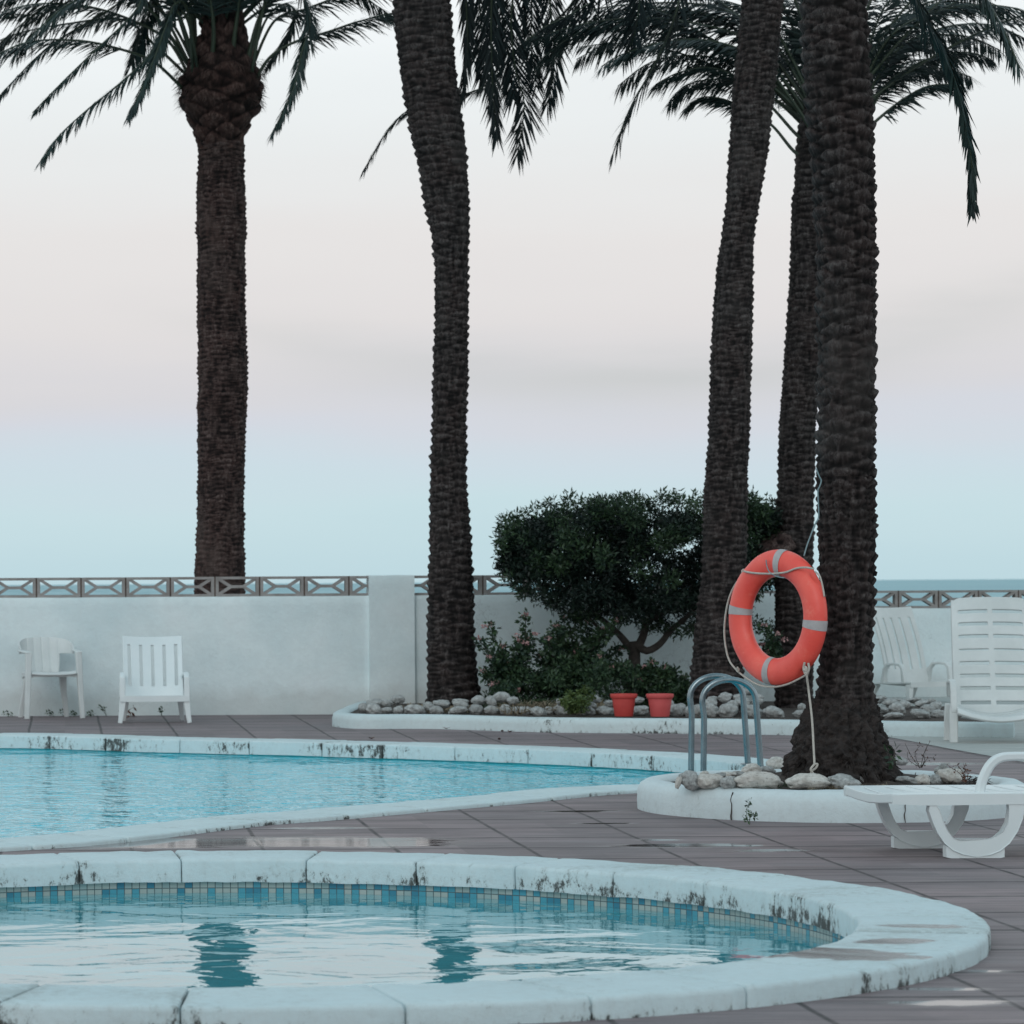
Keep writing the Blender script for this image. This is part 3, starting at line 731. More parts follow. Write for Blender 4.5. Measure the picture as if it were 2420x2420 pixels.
# ------------------------------------------------------------------ palms
def trunk(parent, d, prof, mat, nu=6, hrow=.09, amp=.020, seed=0, name='trunk', warp=.22, lean_y=0.0, fine=.004, sub=150, spike=.0, twist=.0):
    prof = sorted([(P(PX, y*OV, d).z - 0, y*OV, l*OV, r*OV) for y, l, r in prof])
    # centre line and radius against true height
    zz, cx, rr = [], [], []
    for _, y, l, r in prof:
        c = P((l+r)/2, y, d); w = (P(r, y, d)-P(l, y, d)).x/2
        zz.append(c.z); cx.append(c.x); rr.append(w)
    z0, z1 = zz[0], zz[-1]; nz_ = int((z1-z0)/.011); z = np.linspace(z0, z1, nz_)
    def sm(v):
        a = np.interp(z, zz, v); k = np.ones(15)/15; return np.convolve(np.pad(a, 7, 'edge'), k, 'valid')
    X, R = sm(cx), sm(rr)
    th = np.linspace(0, 2*np.pi, sub, endpoint=False)
    Z, T = np.meshgrid(z, th, indexing='ij'); Xc = X[:, None]+0*T; Rc = R[:, None]+0*T
    q = np.stack([np.cos(T).ravel()*1.0, np.sin(T).ravel()*1.0, Z.ravel()*2.2], 1)
    wu = fnoise(q*1.6, seed, 3).reshape(T.shape)*warp; wv = fnoise(q*1.9+7, seed+5, 3).reshape(T.shape)*warp*2.0
    u = T/(2*np.pi)*nu; v = Z/(hrow(Z) if callable(hrow) else hrow)
    u_ = u+wu+v*twist
    a, b = u_+v*.5+wv*.5, v*.5-u_+wv*.5
    fa, fb = a-np.floor(a)-.5, b-np.floor(b)-.5
    ca, cb = np.floor(a), np.floor(b)
    ca2 = np.mod(ca-cb, 2*nu)       # wraps round the trunk
    hsh = hash1(ca2, ca+cb, seed)
    m = np.maximum(abs(2*fa), abs(2*fb)); w = fa+fb
    rel = (1-m**4.0)*(.50+.50*hsh)*(.62+.60*w)
    rel = np.clip(rel, 0, 1.2)
    fine_n = fnoise(np.stack([np.cos(T).ravel()*6, np.sin(T).ravel()*6, Z.ravel()*14], 1), seed+9, 4).reshape(T.shape)
    med_n = fnoise(np.stack([np.cos(T).ravel()*2, np.sin(T).ravel()*2, Z.ravel()*7], 1), seed+19, 3).reshape(T.shape)
    Rr = Rc-amp*.50+amp*1.25*rel+fine*fine_n*2.2+amp*.30*med_n
    V = np.stack([(Xc+Rr*np.cos(T)), d+lean_y*(Z-z0)+Rr*np.sin(T), Z+amp*.5*rel*0-.0], -1).reshape(-1, 3)
    V[:, 2] += (.25*hrow(Z).ravel()*0 if callable(hrow) else 0)
    nr = len(z); i = np.arange(nr-1)[:, None]*sub; j = np.arange(sub)[None, :]; jn = (j+1) % sub
    Fc = np.stack([i+j, i+jn, i+sub+jn, i+sub+j], -1).reshape(-1, 4)
    return mesh(name, V, Fc, mat, parent, 180, attr=np.clip(rel*.8+fine_n.ravel().reshape(T.shape)*.5+.1, 0, 1).ravel())

def leaflets(base, dirs, L, wd, up, bend=.25):
    """folded narrow leaves: base (n,3), dirs (n,3), L, wd (n,), up (n,3)"""
    n = len(base); sd_ = np.cross(dirs, up); sd_ /= np.linalg.norm(sd_, axis=1)[:, None]+1e-9
    L = L[:, None]; wd = wd[:, None]
    g = np.array([[0, 0, -1.0]])
    mid = base+dirs*L*.45+g*L*bend*.18; tip = base+dirs*L*.96+g*L*bend*.62
    V = np.stack([base-sd_*wd*.22, base+sd_*wd*.22, mid-sd_*wd*.5, mid+sd_*wd*.5, tip], 1).reshape(-1, 3)
    k = np.arange(n)[:, None]*5
    F4 = np.hstack([k, k+1, k+3, k+2]); F3 = np.hstack([k+2, k+3, k+4])
    return V, F4, F3
def frond(parent, pts, L=.32, n=70, start=.18, spread=1.0, hang=.5, seed=0, mat=None, wd=.019, r0=.017, lateral=None):
    n = int(n*1.25); r = np.random.default_rng(seed); S, tot = resample(crom(pts, 60), 64, False)
    t = np.gradient(S, axis=0); t /= np.linalg.norm(t, axis=1)[:, None]
    rr = [r0*(1-.85*i/63)+.002 for i in range(64)]
    b = MB(); b.tube(S.tolist(), rr, 5)
    u = np.linspace(start, .995, n); idx = u*63
    def at(A): return np.stack([np.interp(idx, np.arange(64), A[:, c]) for c in range(3)], 1)
    B, T = at(S), at(t); T /= np.linalg.norm(T, axis=1)[:, None]
    up0 = np.array([0, 0, 1.0]) if lateral is None else np.asarray(lateral, float)
    sd_ = np.cross(T, up0); nrm = np.linalg.norm(sd_, axis=1)[:, None]
    sd_ = np.where(nrm > .25, sd_/np.maximum(nrm, 1e-6), np.array([[1.0, 0, 0]])); 
    upv = np.cross(sd_, T)
    allV, F4, F3 = [], [], []; off = 0
    prof = np.interp(u, [0, .12, .3, .6, .85, 1], [.35, .6, .95, 1.0, .8, .5])
    for sg in (-1, 1):
        k = r.normal(0, .12, n); fw = .55+.55*u+r.normal(0, .10, n)
        sp_ = spread*(1-.35*u)
        lift = .38*(1-u)+r.normal(0, .16, n)
        D = sd_*(sg*(sp_+k)[:, None])+T*fw[:, None]+upv*lift[:, None]+np.array([[0, 0, -1.0]])*(hang*(.5+r.random(n)*.5))[:, None]
        D += r.normal(0, .05, (n, 3)); D /= np.linalg.norm(D, axis=1)[:, None]
        v, f4, f3 = leaflets(B+r.normal(0, .004, (n, 3)), D, L*prof*(1+r.normal(0, .10, n)), wd*(1+r.normal(0, .1, n)), upv+.3*sd_*sg, .35)
        allV.append(v); F4.append(f4+off); F3.append(f3+off); off += len(v)
    V = np.vstack(allV); F4 = np.vstack(F4); F3 = np.vstack(F3)
    nb = len(b.V); nbf = len(b.F)
    Vt = b.V+V.tolist(); Ft = b.F+(F4+nb).tolist()+(F3+nb).tolist()
    return mesh('frond', Vt, Ft, None, parent, 180, mats=[mat or MFR, MRACH], midx=[1]*nbf+[0]*(len(Ft)-nbf))
def arc(o, az, e0, L, droop, n=9, z0=0.0, twist=0.0):
    """rachis from o: azimuth, starting elevation, length; bends down"""
    p = Vector(o); pts = [p.copy()]; e = e0
    for k in range(n-1):
        f = k/(n-1); st = L/(n-1)
        p = p+Vector((math.cos(az)*math.cos(e), math.sin(az)*math.cos(e), math.sin(e)))*st; pts.append(p.copy())
        e -= droop*(.35+1.3*f)/(n-1); az += twist/(n-1)
    return pts
def pp(lst, d0, d1=None):      # measured rachis in photo pixels at its own distance
    n = len(lst); d1 = d0 if d1 is None else d1
    return [P(x, y, d0+(d1-d0)*i/(n-1)) for i, (x, y) in enumerate(lst)]

c1 = lambda x, y: (x/1.932, y/1.932)                    # crop scales of the measurements
c2 = lambda x, y: (800+x/2.415, y/2.415)
c3 = lambda x, y: (1600+x/2.356, y/2.356)

# palm behind the wall
D1 = 34.0
p1 = empty('palm_tree', P(520, 1650, D1)); p1.location.z = -1.0; L1 = Vector(p1.location)
def child_at(parent): parent['_'] = 0; del parent['_']
def tree_root(name, d, x, zb):
    e = empty(name, (P(x, 1500, d).x, d, zb)); return e
bpy.data.objects.remove(p1)
class Off:
    pass
def reparent(root):
    # children were built in world coordinates: give them the inverse offset
    for c in list(bpy.data.objects):
        if c.parent == root and not c.get('_l'):
            if c.type == 'MESH' and c.data.users == 1 and c.location.length < 1e-9:
                c.data.transform(Matrix.Translation(-Vector(root.location)))
p1 = tree_root('palm_tree', D1, 520, -1.0)
tag(p1, 'palm growing beyond the wall at the left, its brown boot and green crown in view', 'palm tree', 'tall palms')
trunk(p1, D1, [(1500, 364, 466), (1090, 366, 463), (1000, 371, 461), (900, 373, 461), (800, 372, 465), (700, 373, 468), (600, 372, 463), (500, 372, 463), (400, 370, 465),
              (330, 372, 461), (290, 374, 461), (270, 372, 461)], MBARK1, 4, .027, .022, 3, sub=200, warp=.5, fine=.008)
trunk(p1, D1, [(285, 374, 461), (262, 368, 461), (240, 361, 469), (215, 347, 484), (190, 338, 494), (165, 337, 496), (150, 340, 493), (128, 350, 486), (100, 362, 476), (70, 374, 468), (20, 385, 457), (-30, 395, 445)], MBOOT, 5, .105, .055, 8, name='boot', warp=.22, sub=200, fine=.010)
c1o = P(522, 120, D1)
for k_, (lst, dd) in enumerate([([(860, 300), (700, 60), (520, -60), (330, 10), (200, 110), (60, 260)], -.8), ([(870, 300), (640, -100), (420, -120), (220, 20), (40, 160), (-120, 330)], .4), ([(860, 280), (640, 0), (420, -40), (200, 60), (20, 60)], .9),
        ([(880, 280), (700, -160), (380, -190), (120, -60), (-80, 60)], 1.0), ([(1130, 300), (1260, -80), (1480, -120), (1680, 0), (1800, 80)], .8), ([(880, 280), (760, -60), (690, 40), (640, 180), (600, 300)], .6)]):
    frond(p1, pp([(x_/1.932, y_/1.932) for x_, y_ in lst], D1, D1+dd), L=.33, n=85, seed=430+k_, start=.3, spread=.9)
def fr(par, lst, d0, d1, sc, **k): return frond(par, pp([sc(*q) for q in lst], d0, d1), **k)
fr(p1, [(830, 400), (760, 330), (690, 275), (550, 225), (350, 185), (100, 200), (-150, 330)], D1-.2, D1-.9, c1, L=.34, n=80, seed=1, start=.32)
fr(p1, [(880, 330), (860, 60), (800, 20), (700, 230), (560, 370), (400, 500), (270, 620), (185, 735)], D1-.25, D1-1.6, c1, L=.26, n=120, seed=2, start=.25, spread=.6)
fr(p1, [(890, 320), (850, -80), (700, -120), (620, 50), (430, 235), (290, 370), (148, 515)], D1, D1-1.2, c1, L=.22, n=120, seed=3, start=.25, spread=.5)
fr(p1, [(900, 310), (860, -150), (700, -120), (520, 30), (300, 160), (190, 240), (60, 370), (-5, 440)], D1, D1-.6, c1, L=.24, n=120, seed=4, start=.25, spread=.55)
fr(p1, [(905, 330), (860, 100), (800, 40), (755, 130), (715, 240), (655, 390), (588, 530)], D1-.25, D1-1.4, c1, L=.24, n=120, seed=5, start=.3, spread=.55)
fr(p1, [(1160, 380), (1230, 265), (1340, 195), (1500, 145), (1650, 95), (1830, 60), (2000, 120)], D1-.2, D1-.6, c1, L=.34, n=85, seed=6, start=.3)
fr(p1, [(1150, 330), (1230, -60), (1340, -90), (1415, 80), (1375, 250), (1335, 420), (1240, 612)], D1-.3, D1-1.4, c1, L=.25, n=120, seed=7, start=.28, spread=.6)
fr(p1, [(1140, 340), (1250, 100), (1400, 40), (1600, -30), (1850, -70)], D1, D1-.3, c1, L=.34, n=75, seed=8, start=.3)
fr(p1, [(860, 340), (770, 190), (620, 100), (400, 30), (150, 20), (-100, 90)], D1, D1+.3, c1, L=.34, n=80, seed=9, start=.3)
fr(p1, [(900, 330), (780, 100), (600, -20), (300, -60), (0, 0)], D1, D1+.5, c1, L=.34, n=70, seed=10, start=.25)
fr(p1, [(860, 350), (700, 200), (560, 90), (300, 110), (60, 160), (-150, 260)], D1+.2, D1+1.2, c1, L=.3, n=70, seed=18, start=.35)
fr(p1, [(1130, 330), (1210, 100), (1290, 20), (1350, 60), (1300, 180), (1220, 300)], D1+.3, D1+1.3, c1, L=.24, n=60, seed=19, start=.35, spread=.6)
for k, (a, b, c, dd) in enumerate([((960, 350), (975, 120), (930, -200), -.5), ((1050, 330), (1085, 60), (1120, -220), -.5), ((910, 350), (830, 100), (740, -160), -.4),
                                  ((1120, 340), (1180, 90), (1300, -150), -.4), ((1000, 340), (1010, 60), (1000, -250), .2), ((940, 340), (880, 150), (870, -200), .1)]):
    fr(p1, [a, b, c], D1+dd*.4, D1+dd, c1, L=.34, n=60, seed=30+k, start=.5, r0=.030)
co = P(522, 100, D1)
for k in range(30):
    az = k*2.39996; e0 = math.radians(82-1.5*k)
    frond(p1, arc(co, az, e0, 3.0, math.radians(75)), L=.34, n=60, seed=50+k, start=.3)
# ragged fibres under the crown boot
def fibres(parent, name, c, r, z0, z1, n, L, mat, seed=0, down=.4, wd=.006):
    g = np.random.default_rng(seed); a = g.random(n)*2*np.pi; z = z0+(z1-z0)*g.random(n)
    rr = (np.interp(z, [z0, z1], r))
    B = np.stack([c[0]+rr*np.cos(a), c[1]+rr*np.sin(a), z], 1)
    D = np.stack([np.cos(a), np.sin(a), -down+g.normal(0, .5, n)], 1)+g.normal(0, .25, (n, 3)); D /= np.linalg.norm(D, axis=1)[:, None]
    V, F4, F3 = leaflets(B, D, L*(.4+g.random(n)*.8), wd*(.5+g.random(n)), np.cross(D, g.normal(0, 1, (n, 3))), .8)
    return mesh(name, V.tolist(), F4.tolist()+F3.tolist(), mat, parent, 180)
zb = P(522, 225, D1).z
fibres(p1, 'boot_fibres', (P(522, 225, D1).x, D1), (.40, .44), zb-.12, zb+.35, 1100, .10, MBOOT, 4)
reparent(p1)

# palm before the wall, left of the bush
D2 = 31.0
p2 = tree_root('palm_tree', D2, 1058, .1); tag(p2, 'leaning palm rising in front of the white wall between pillar and bush', 'palm tree', 'tall palms')
T2 = [(1345, 802, 915), (1310, 806, 907), (1250, 806, 898), (1200, 806, 895), (1100, 808, 893), (1000, 810, 888), (900, 812, 880), (800, 815, 880), (700, 816, 884), (600, 820, 884), (500, 820, 884), (450, 815, 886),
      (400, 803, 886), (350, 795, 885), (300, 787, 882), (250, 773, 877), (200, 765, 868), (150, 757, 862), (100, 750, 858), (50, 745, 853), (0, 742, 850), (-130, 735, 845), (-230, 725, 855)]
trunk(p2, D2, T2, MBARK, 3, .040, .028, 12, warp=.26, sub=190, fine=.005)
def frs(par, items, L=.3):
    for k, (lst, d0, d1, sc, kw) in enumerate(items): fr(par, lst, d0, d1, sc, **{**dict(L=L, n=85, seed=100+k+len(par.name)), **kw})
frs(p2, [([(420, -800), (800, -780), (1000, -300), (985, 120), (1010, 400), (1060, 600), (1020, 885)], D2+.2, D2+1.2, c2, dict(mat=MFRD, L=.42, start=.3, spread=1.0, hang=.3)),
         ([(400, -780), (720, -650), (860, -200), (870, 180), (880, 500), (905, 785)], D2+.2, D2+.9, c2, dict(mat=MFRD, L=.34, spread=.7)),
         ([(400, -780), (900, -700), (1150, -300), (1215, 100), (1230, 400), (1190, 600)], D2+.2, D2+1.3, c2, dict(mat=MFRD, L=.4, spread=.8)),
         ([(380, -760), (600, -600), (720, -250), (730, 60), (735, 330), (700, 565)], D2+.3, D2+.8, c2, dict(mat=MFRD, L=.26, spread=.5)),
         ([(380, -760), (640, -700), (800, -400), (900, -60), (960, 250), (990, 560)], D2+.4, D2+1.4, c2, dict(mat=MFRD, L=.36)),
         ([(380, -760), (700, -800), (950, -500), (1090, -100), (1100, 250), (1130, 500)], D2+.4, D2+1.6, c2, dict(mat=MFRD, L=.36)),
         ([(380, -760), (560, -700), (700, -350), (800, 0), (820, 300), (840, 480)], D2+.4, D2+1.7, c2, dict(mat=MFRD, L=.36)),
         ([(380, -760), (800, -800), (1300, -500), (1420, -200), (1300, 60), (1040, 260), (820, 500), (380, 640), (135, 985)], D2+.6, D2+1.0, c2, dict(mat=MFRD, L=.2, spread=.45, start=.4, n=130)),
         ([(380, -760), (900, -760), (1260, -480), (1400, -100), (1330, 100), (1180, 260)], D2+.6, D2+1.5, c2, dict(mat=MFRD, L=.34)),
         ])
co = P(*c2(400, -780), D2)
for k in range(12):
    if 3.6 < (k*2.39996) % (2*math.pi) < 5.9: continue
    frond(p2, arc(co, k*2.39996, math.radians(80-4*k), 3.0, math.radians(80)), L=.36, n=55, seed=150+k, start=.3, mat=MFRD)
reparent(p2)

# palm between bush and ladder
D3 = 29.3
p3 = tree_root('palm_tree', D3, 1690, .1); tag(p3, 'slender palm with a long lean, standing directly behind the ladder and right of the pots', 'palm tree', 'tall palms')
T3 = [(-260, 1425, 1515), (-120, 1412, 1495), (0, 1400, 1478), (100, 1390, 1468), (200, 1380, 1458), (300, 1375, 1447), (400, 1368, 1430), (450, 1360, 1422), (500, 1353, 1421), (600, 1345, 1420), (700, 1340, 1417),
      (800, 1337, 1415), (900, 1330, 1410), (1000, 1327, 1410), (1100, 1322, 1405), (1180, 1312, 1400), (1280, 1302, 1402), (1340, 1298, 1408)]
trunk(p3, D3, T3, MBARK, 3, .032, .024, 22, warp=.28, sub=190, fine=.005)
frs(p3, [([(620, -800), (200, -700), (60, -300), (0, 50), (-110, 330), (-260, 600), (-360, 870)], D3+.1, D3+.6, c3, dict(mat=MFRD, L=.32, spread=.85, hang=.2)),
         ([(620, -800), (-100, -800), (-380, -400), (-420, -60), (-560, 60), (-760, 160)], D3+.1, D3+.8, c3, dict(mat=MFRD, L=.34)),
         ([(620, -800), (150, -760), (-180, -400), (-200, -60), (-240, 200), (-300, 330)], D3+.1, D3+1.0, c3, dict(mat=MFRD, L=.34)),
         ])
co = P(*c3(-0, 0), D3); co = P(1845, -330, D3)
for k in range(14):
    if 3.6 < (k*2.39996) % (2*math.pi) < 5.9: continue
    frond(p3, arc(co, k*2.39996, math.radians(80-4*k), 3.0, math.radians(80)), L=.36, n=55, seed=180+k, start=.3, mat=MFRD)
reparent(p3)

# palm hidden in part by the nearest trunk
D4 = 30.7
p4 = tree_root('palm_tree', D4, 1860, .1); tag(p4, 'palm with a root burl and spreading crown, mostly hidden behind the nearest trunk', 'palm tree', 'tall palms')
T4 = [(1370, 1455, 1532), (1340, 1462, 1530), (1200, 1463, 1528), (1100, 1462, 1528), (1000, 1464, 1530), (900, 1468, 1531), (800, 1470, 1534), (700, 1478, 1542), (600, 1485, 1550), (500, 1491, 1556), (400, 1493, 1560), (330, 1500, 1566), (300, 1500, 1572), (240, 1506, 1606), (190, 1522, 1612), (150, 1540, 1600)]
trunk(p4, D4, [(a_, b_, c_+5) for a_, b_, c_ in T4], MBARK, 3, .034, .024, 32, warp=.28, sub=190, fine=.005)
# burl
def blob(parent, name, c, r, mat, seed, amp=.3, fr_=2.0):
    import bmesh
    bm = bmesh.new(); bmesh.ops.create_icosphere(bm, subdivisions=4, radius=1); V = np.array([v.co[:] for v in bm.verts]); Fc = [[v.index for v in f.verts] for f in bm.faces]; bm.free()
    n = fnoise(V*fr_+seed*3.1, seed, 5); V = V*(1+amp*n)[:, None]*np.array(r)+np.array(c)
    return mesh(name, V.tolist(), Fc, mat, parent, 180, attr=np.clip(n+.5, 0, 1))
bc = P(1452*OV, 1050*OV, D4-.05); blob(p4, 'root_burl', (bc.x, bc.y, bc.z), (.17, .15, .16), MBARK1, 5, .35, 2.5)
bc = P(1475*OV, 1035*OV, D4-.05); blob(p4, 'root_burl', (bc.x, bc.y, bc.z), (.15, .16, .15), MBARK1, 9, .35, 2.5)
c4 = P(1950, 320, D4)
frs(p4, [([(760, 870), (660, 850), (530, 700), (400, 620), (280, 560), (150, 540), (60, 590)], D4-.1, D4+.2, c3, dict(L=.3, start=.42)),
         ([(760, 820), (665, 750), (530, 600), (380, 460), (200, 380), (20, 400), (-120, 470)], D4-.1, D4+.3, c3, dict(L=.34, start=.3)),
         ([(780, 780), (640, 560), (450, 330), (200, 230), (-50, 230), (-300, 300), (-420, 370)], D4-.2, D4-.6, c3, dict(L=.36, start=.25)),
         ([(800, 760), (620, 480), (400, 230), (100, 130), (-200, 100), (-500, 130), (-800, 210)], D4, D4+.6, c3, dict(L=.38, start=.22, n=100)),
         ([(800, 760), (660, 420), (450, 150), (150, 30), (-200, 20), (-500, 60), (-700, 130)], D4, D4+1.0, c3, dict(L=.38, start=.22, n=100)),
         ([(800, 760), (690, 420), (560, 200), (420, 60), (250, 0)], D4+.3, D4+.8, c3, dict(L=.34, start=.3)),
         ([(820, 760), (600, 380), (300, 120), (0, 60), (-240, 120), (-430, 240)], D4+.5, D4+1.2, c3, dict(L=.36, start=.25, n=95)),
         ([(1000, 780), (1090, 690), (1250, 560), (1400, 480), (1560, 470)], D4-.2, D4-.4, c3, dict(L=.28, start=.3)),
         ([(1000, 760), (1090, 590), (1200, 440), (1400, 330), (1600, 290), (1750, 330)], D4, D4+.3, c3, dict(L=.34, start=.25)),
         ([(980, 760), (1090, 480), (1250, 260), (1500, 150), (1750, 140), (1950, 220)], D4, D4+.6, c3, dict(L=.36, start=.22, n=95)),
         ([(980, 760), (1080, 380), (1250, 150), (1550, 40), (1850, 40), (2100, 130)], D4, D4-.6, c3, dict(L=.36, start=.22, n=95)),
         ([(980, 760), (1080, 420), (1200, 180), (1350, 60), (1500, 10), (1700, 30)], D4+.4, D4+1.3, c3, dict(L=.36, start=.25)),
         ([(960, 760), (1050, 480), (1180, 300), (1330, 240), (1450, 260), (1560, 340)], D4+.6, D4+1.6, c3, dict(L=.34, start=.25)),
         ([(960, 760), (1060, 300), (1150, 50), (1260, -50), (1400, -60)], D4, D4+.6, c3, dict(L=.34, start=.3)),
         ([(780, 780), (500, 420), (150, 200), (-200, 120), (-520, 170), (-760, 330)], D4+.2, D4+.8, c3, dict(L=.36, start=.3, spread=1.1, hang=.7, n=110)),
         ([(780, 780), (560, 400), (250, 120), (-150, 40), (-500, 120), (-700, 260)], D4+.4, D4+1.2, c3, dict(L=.36, start=.3, spread=1.1, hang=.7, n=110)),
         ([(820, 760), (760, 300), (690, 0), (560, -150)], D4+.2, D4+.3, c3, dict(L=.34, start=.3)),
         ([(820, 760), (700, 500), (600, 350), (500, 300), (380, 300)], D4+.5, D4+1.5, c3, dict(L=.32, start=.3)),
         ([(820, 760), (720, 600), (640, 520), (540, 480), (430, 500)], D4+.5, D4+1.7, c3, dict(L=.3, start=.3)),
         ])
frs(p4, [([(780, 780), (600, 600), (430, 480), (250, 440), (60, 470), (-40, 560)], D4+.2, D4+.9, c3, dict(L=.34, start=.3, spread=1.2, hang=.8)),
         ([(780, 780), (560, 520), (330, 360), (80, 310), (-150, 350), (-330, 480)], D4+.3, D4+1.2, c3, dict(L=.36, start=.25, spread=1.2, hang=.8)),
         ([(780, 780), (540, 440), (250, 260), (-60, 190), (-330, 220), (-560, 330)], D4+.3, D4+1.6, c3, dict(L=.36, start=.25, spread=1.2, hang=.8)),
         ([(980, 760), (1120, 520), (1300, 400), (1480, 380), (1640, 430)], D4+.3, D4+.9, c3, dict(L=.32, start=.25, spread=1.2, hang=.8)),
         ([(980, 760), (1100, 420), (1330, 220), (1600, 200), (1800, 280)], D4+.3, D4+1.3, c3, dict(L=.34, start=.25, spread=1.2, hang=.8)),
         ([(980, 760), (1090, 300), (1300, 60), (1600, -20), (1850, 60)], D4+.3, D4+1.6, c3, dict(L=.34, start=.25, spread=1.2, hang=.8))])
for k in range(30):
    az = k*2.39996+.4; e0 = math.radians(84-1.75*k)
    if 3.3 < az % (2*math.pi) < 5.6: continue
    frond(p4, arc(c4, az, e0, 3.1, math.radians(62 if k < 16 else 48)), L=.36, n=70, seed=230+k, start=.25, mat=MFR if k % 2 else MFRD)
reparent(p4)

# nearest palm in the round planter
D5 = 18.2
p5 = tree_root('palm_tree', D5, 1990, .17); tag(p5, 'thickest and nearest palm, flaring root foot in the round white planter behind the lifebuoy', 'palm tree', 'tall palms')
T5 = [(-560, 1500, 1640), (-300, 1500, 1630), (0, 1511, 1632), (100, 1515, 1640), (200, 1519, 1647), (300, 1530, 1650), (450, 1541, 1652), (560, 1542, 1653), (700, 1543, 1652), (900, 1541, 1650), (1050, 1546, 1652), (1100, 1547, 1650),
      (1200, 1550, 1645), (1290, 1545, 1645), (1325, 1540, 1648), (1345, 1524, 1656), (1375, 1504, 1666), (1410, 1495, 1677), (1440, 1490, 1686), (1475, 1484, 1700), (1500, 1480, 1705)]
trunk(p5, D5, [q for q in T5 if q[0] < 960], MBARK, 3, .044, .032, 42, sub=240, warp=.24, fine=.004)
trunk(p5, D5, [q for q in T5 if 890 < q[0] < 1346], MBARK, 3, .030, .026, 47, sub=240, warp=.5, fine=.008, name='lower_trunk')
# root foot: coarser lumps and rootlets
T5f = [(1318, 1546, 1645)]+[q for q in T5 if q[0] > 1340]
trunk(p5, D5, T5f, MROOT, 13, .026, .030, 77, name='root_foot', warp=1.6, sub=260, fine=.026)
fz = P(2000, 1420*OV, D5).z
fx = P(1588*OV, 1430*OV, D5).x
fibres(p5, 'rootlets', (fx, D5), (.305, .16), .20, .52, 2600, .055, MROOT, 14, down=.5, wd=.010)
hc = P(1985, 1325, D5-.05); 
# torn bark lip on the right edge
lp = MB()
for k, (x, y, dx, dz) in enumerate([(2062, 1352, .030, -.012)]):
    a = P(x-8, y, D5-.02); lp.bar(a+Vector((-.03, 0, .01)), a+Vector((dx+.01, -.01, dz)), .075, .08, .022, .03, side=(0, 0, 1))
lp.build('bark_flake', MBARK, p5)
frs(p5, [([(900, -1300), (1150, -700), (1330, -20), (1450, 200), (1545, 430), (1600, 650), (1640, 900), (1640, 1165)], D5, D5+.3, c3, dict(L=.17, spread=.5, hang=.5, start=.35, wd=.017, n=130, r0=.012)),
         ([(900, -1300), (1400, -1000), (1640, -200), (1740, 30), (1830, 190), (1905, 380)], D5-.3, D5-.6, c3, dict(L=.22, start=.3, wd=.014, n=120)),
         ])
co = P(1990, -560, D5)
for k in range(14):
    frond(p5, arc(co, k*2.39996, math.radians(82-3.2*k), 2.8, math.radians(55)), L=.34, n=55, seed=330+k, start=.3)
reparent(p5)

# ------------------------------------------------------------------ foliage clumps
def clump_leaves(name, centers, radii, n, L, wd, mat, parent, seed=0, out=.6, shell=.55, zdown=0.0):
    g = np.random.default_rng(seed); m = len(centers); C_ = np.array([list(c) for c in centers]); R_ = np.array([r if hasattr(r, '__len__') else (r, r, r) for r in radii])
    w = (R_.prod(1))**(.8); w /= w.sum(); i = g.choice(m, n, p=w)
    v = g.normal(0, 1, (n, 3)); v /= np.linalg.norm(v, axis=1)[:, None]
    rad = (shell+(1-shell)*g.random(n)**.8)*(1+g.normal(0, .06, n))
    B = C_[i]+v*R_[i]*rad[:, None]
    D = v*out+g.normal(0, .6, (n, 3)); D[:, 2] += .15-zdown; D /= np.linalg.norm(D, axis=1)[:, None]
    U = v+g.normal(0, .7, (n, 3)); sd_ = np.cross(D, U); sd_ /= np.linalg.norm(sd_, axis=1)[:, None]+1e-9
    LL = (L*(.6+.7*g.random(n)))[:, None]; WW = (wd*(.7+.6*g.random(n)))[:, None]
    up = np.cross(sd_, D)
    V = np.stack([B, B+D*LL*.5+sd_*WW*.5, B+D*LL-up*LL*.1, B+D*LL*.5-sd_*WW*.5], 1).reshape(-1, 3)
    k = np.arange(n)[:, None]*4
    return mesh(name, V, np.hstack([k, k+1, k+2, k+3]), mat, parent)
# big bush
DB = 31.0
bsh = empty('bush', (P(1515, 1640, DB).x, DB, .1)); tag(bsh, 'dense dark green bush with a wide umbrella crown between two palms in the bed', 'bush')
cen, rad = [], []
r = random.Random(5)
prof_top = [(945, 1010), (975, 980), (1020, 955), (1080, 945), (1160, 942), (1230, 940), (1300, 938), (1350, 948), (1400, 945), (1450, 940), (1475, 960)]
prof_bot = [(945, 1060), (975, 1110), (1020, 1130), (1080, 1160), (1160, 1165), (1230, 1180), (1300, 1190), (1350, 1175), (1400, 1150), (1450, 1085), (1475, 1050)]
for _ in range(300):
    x = r.uniform(964, 1472); t0 = np.interp(x, *zip(*prof_top)); b0 = np.interp(x, *zip(*prof_bot))
    y = t0+27+(b0-t0-36)*r.random(); dd = DB+r.uniform(-.9, .8)*math.sin(math.pi*(x-930)/560)**.5
    cen.append(P(x*OV, y*OV, dd)); q = r.uniform(.08, .18); rad.append((q*1.15, q, q*.85))
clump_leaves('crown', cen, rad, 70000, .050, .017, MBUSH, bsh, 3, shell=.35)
sp_c, sp_r = [], []
for _ in range(120):
    x = r.uniform(940, 1475); t0 = np.interp(x, *zip(*prof_top)); b0 = np.interp(x, *zip(*prof_bot))
    y = (t0+12-r.uniform(-2, 17)) if r.random() < .6 else b0+r.uniform(-6, 10)
    sp_c.append(P(x*OV, y*OV, DB+r.uniform(-.6, .3))); sp_r.append(r.uniform(.035, .085))
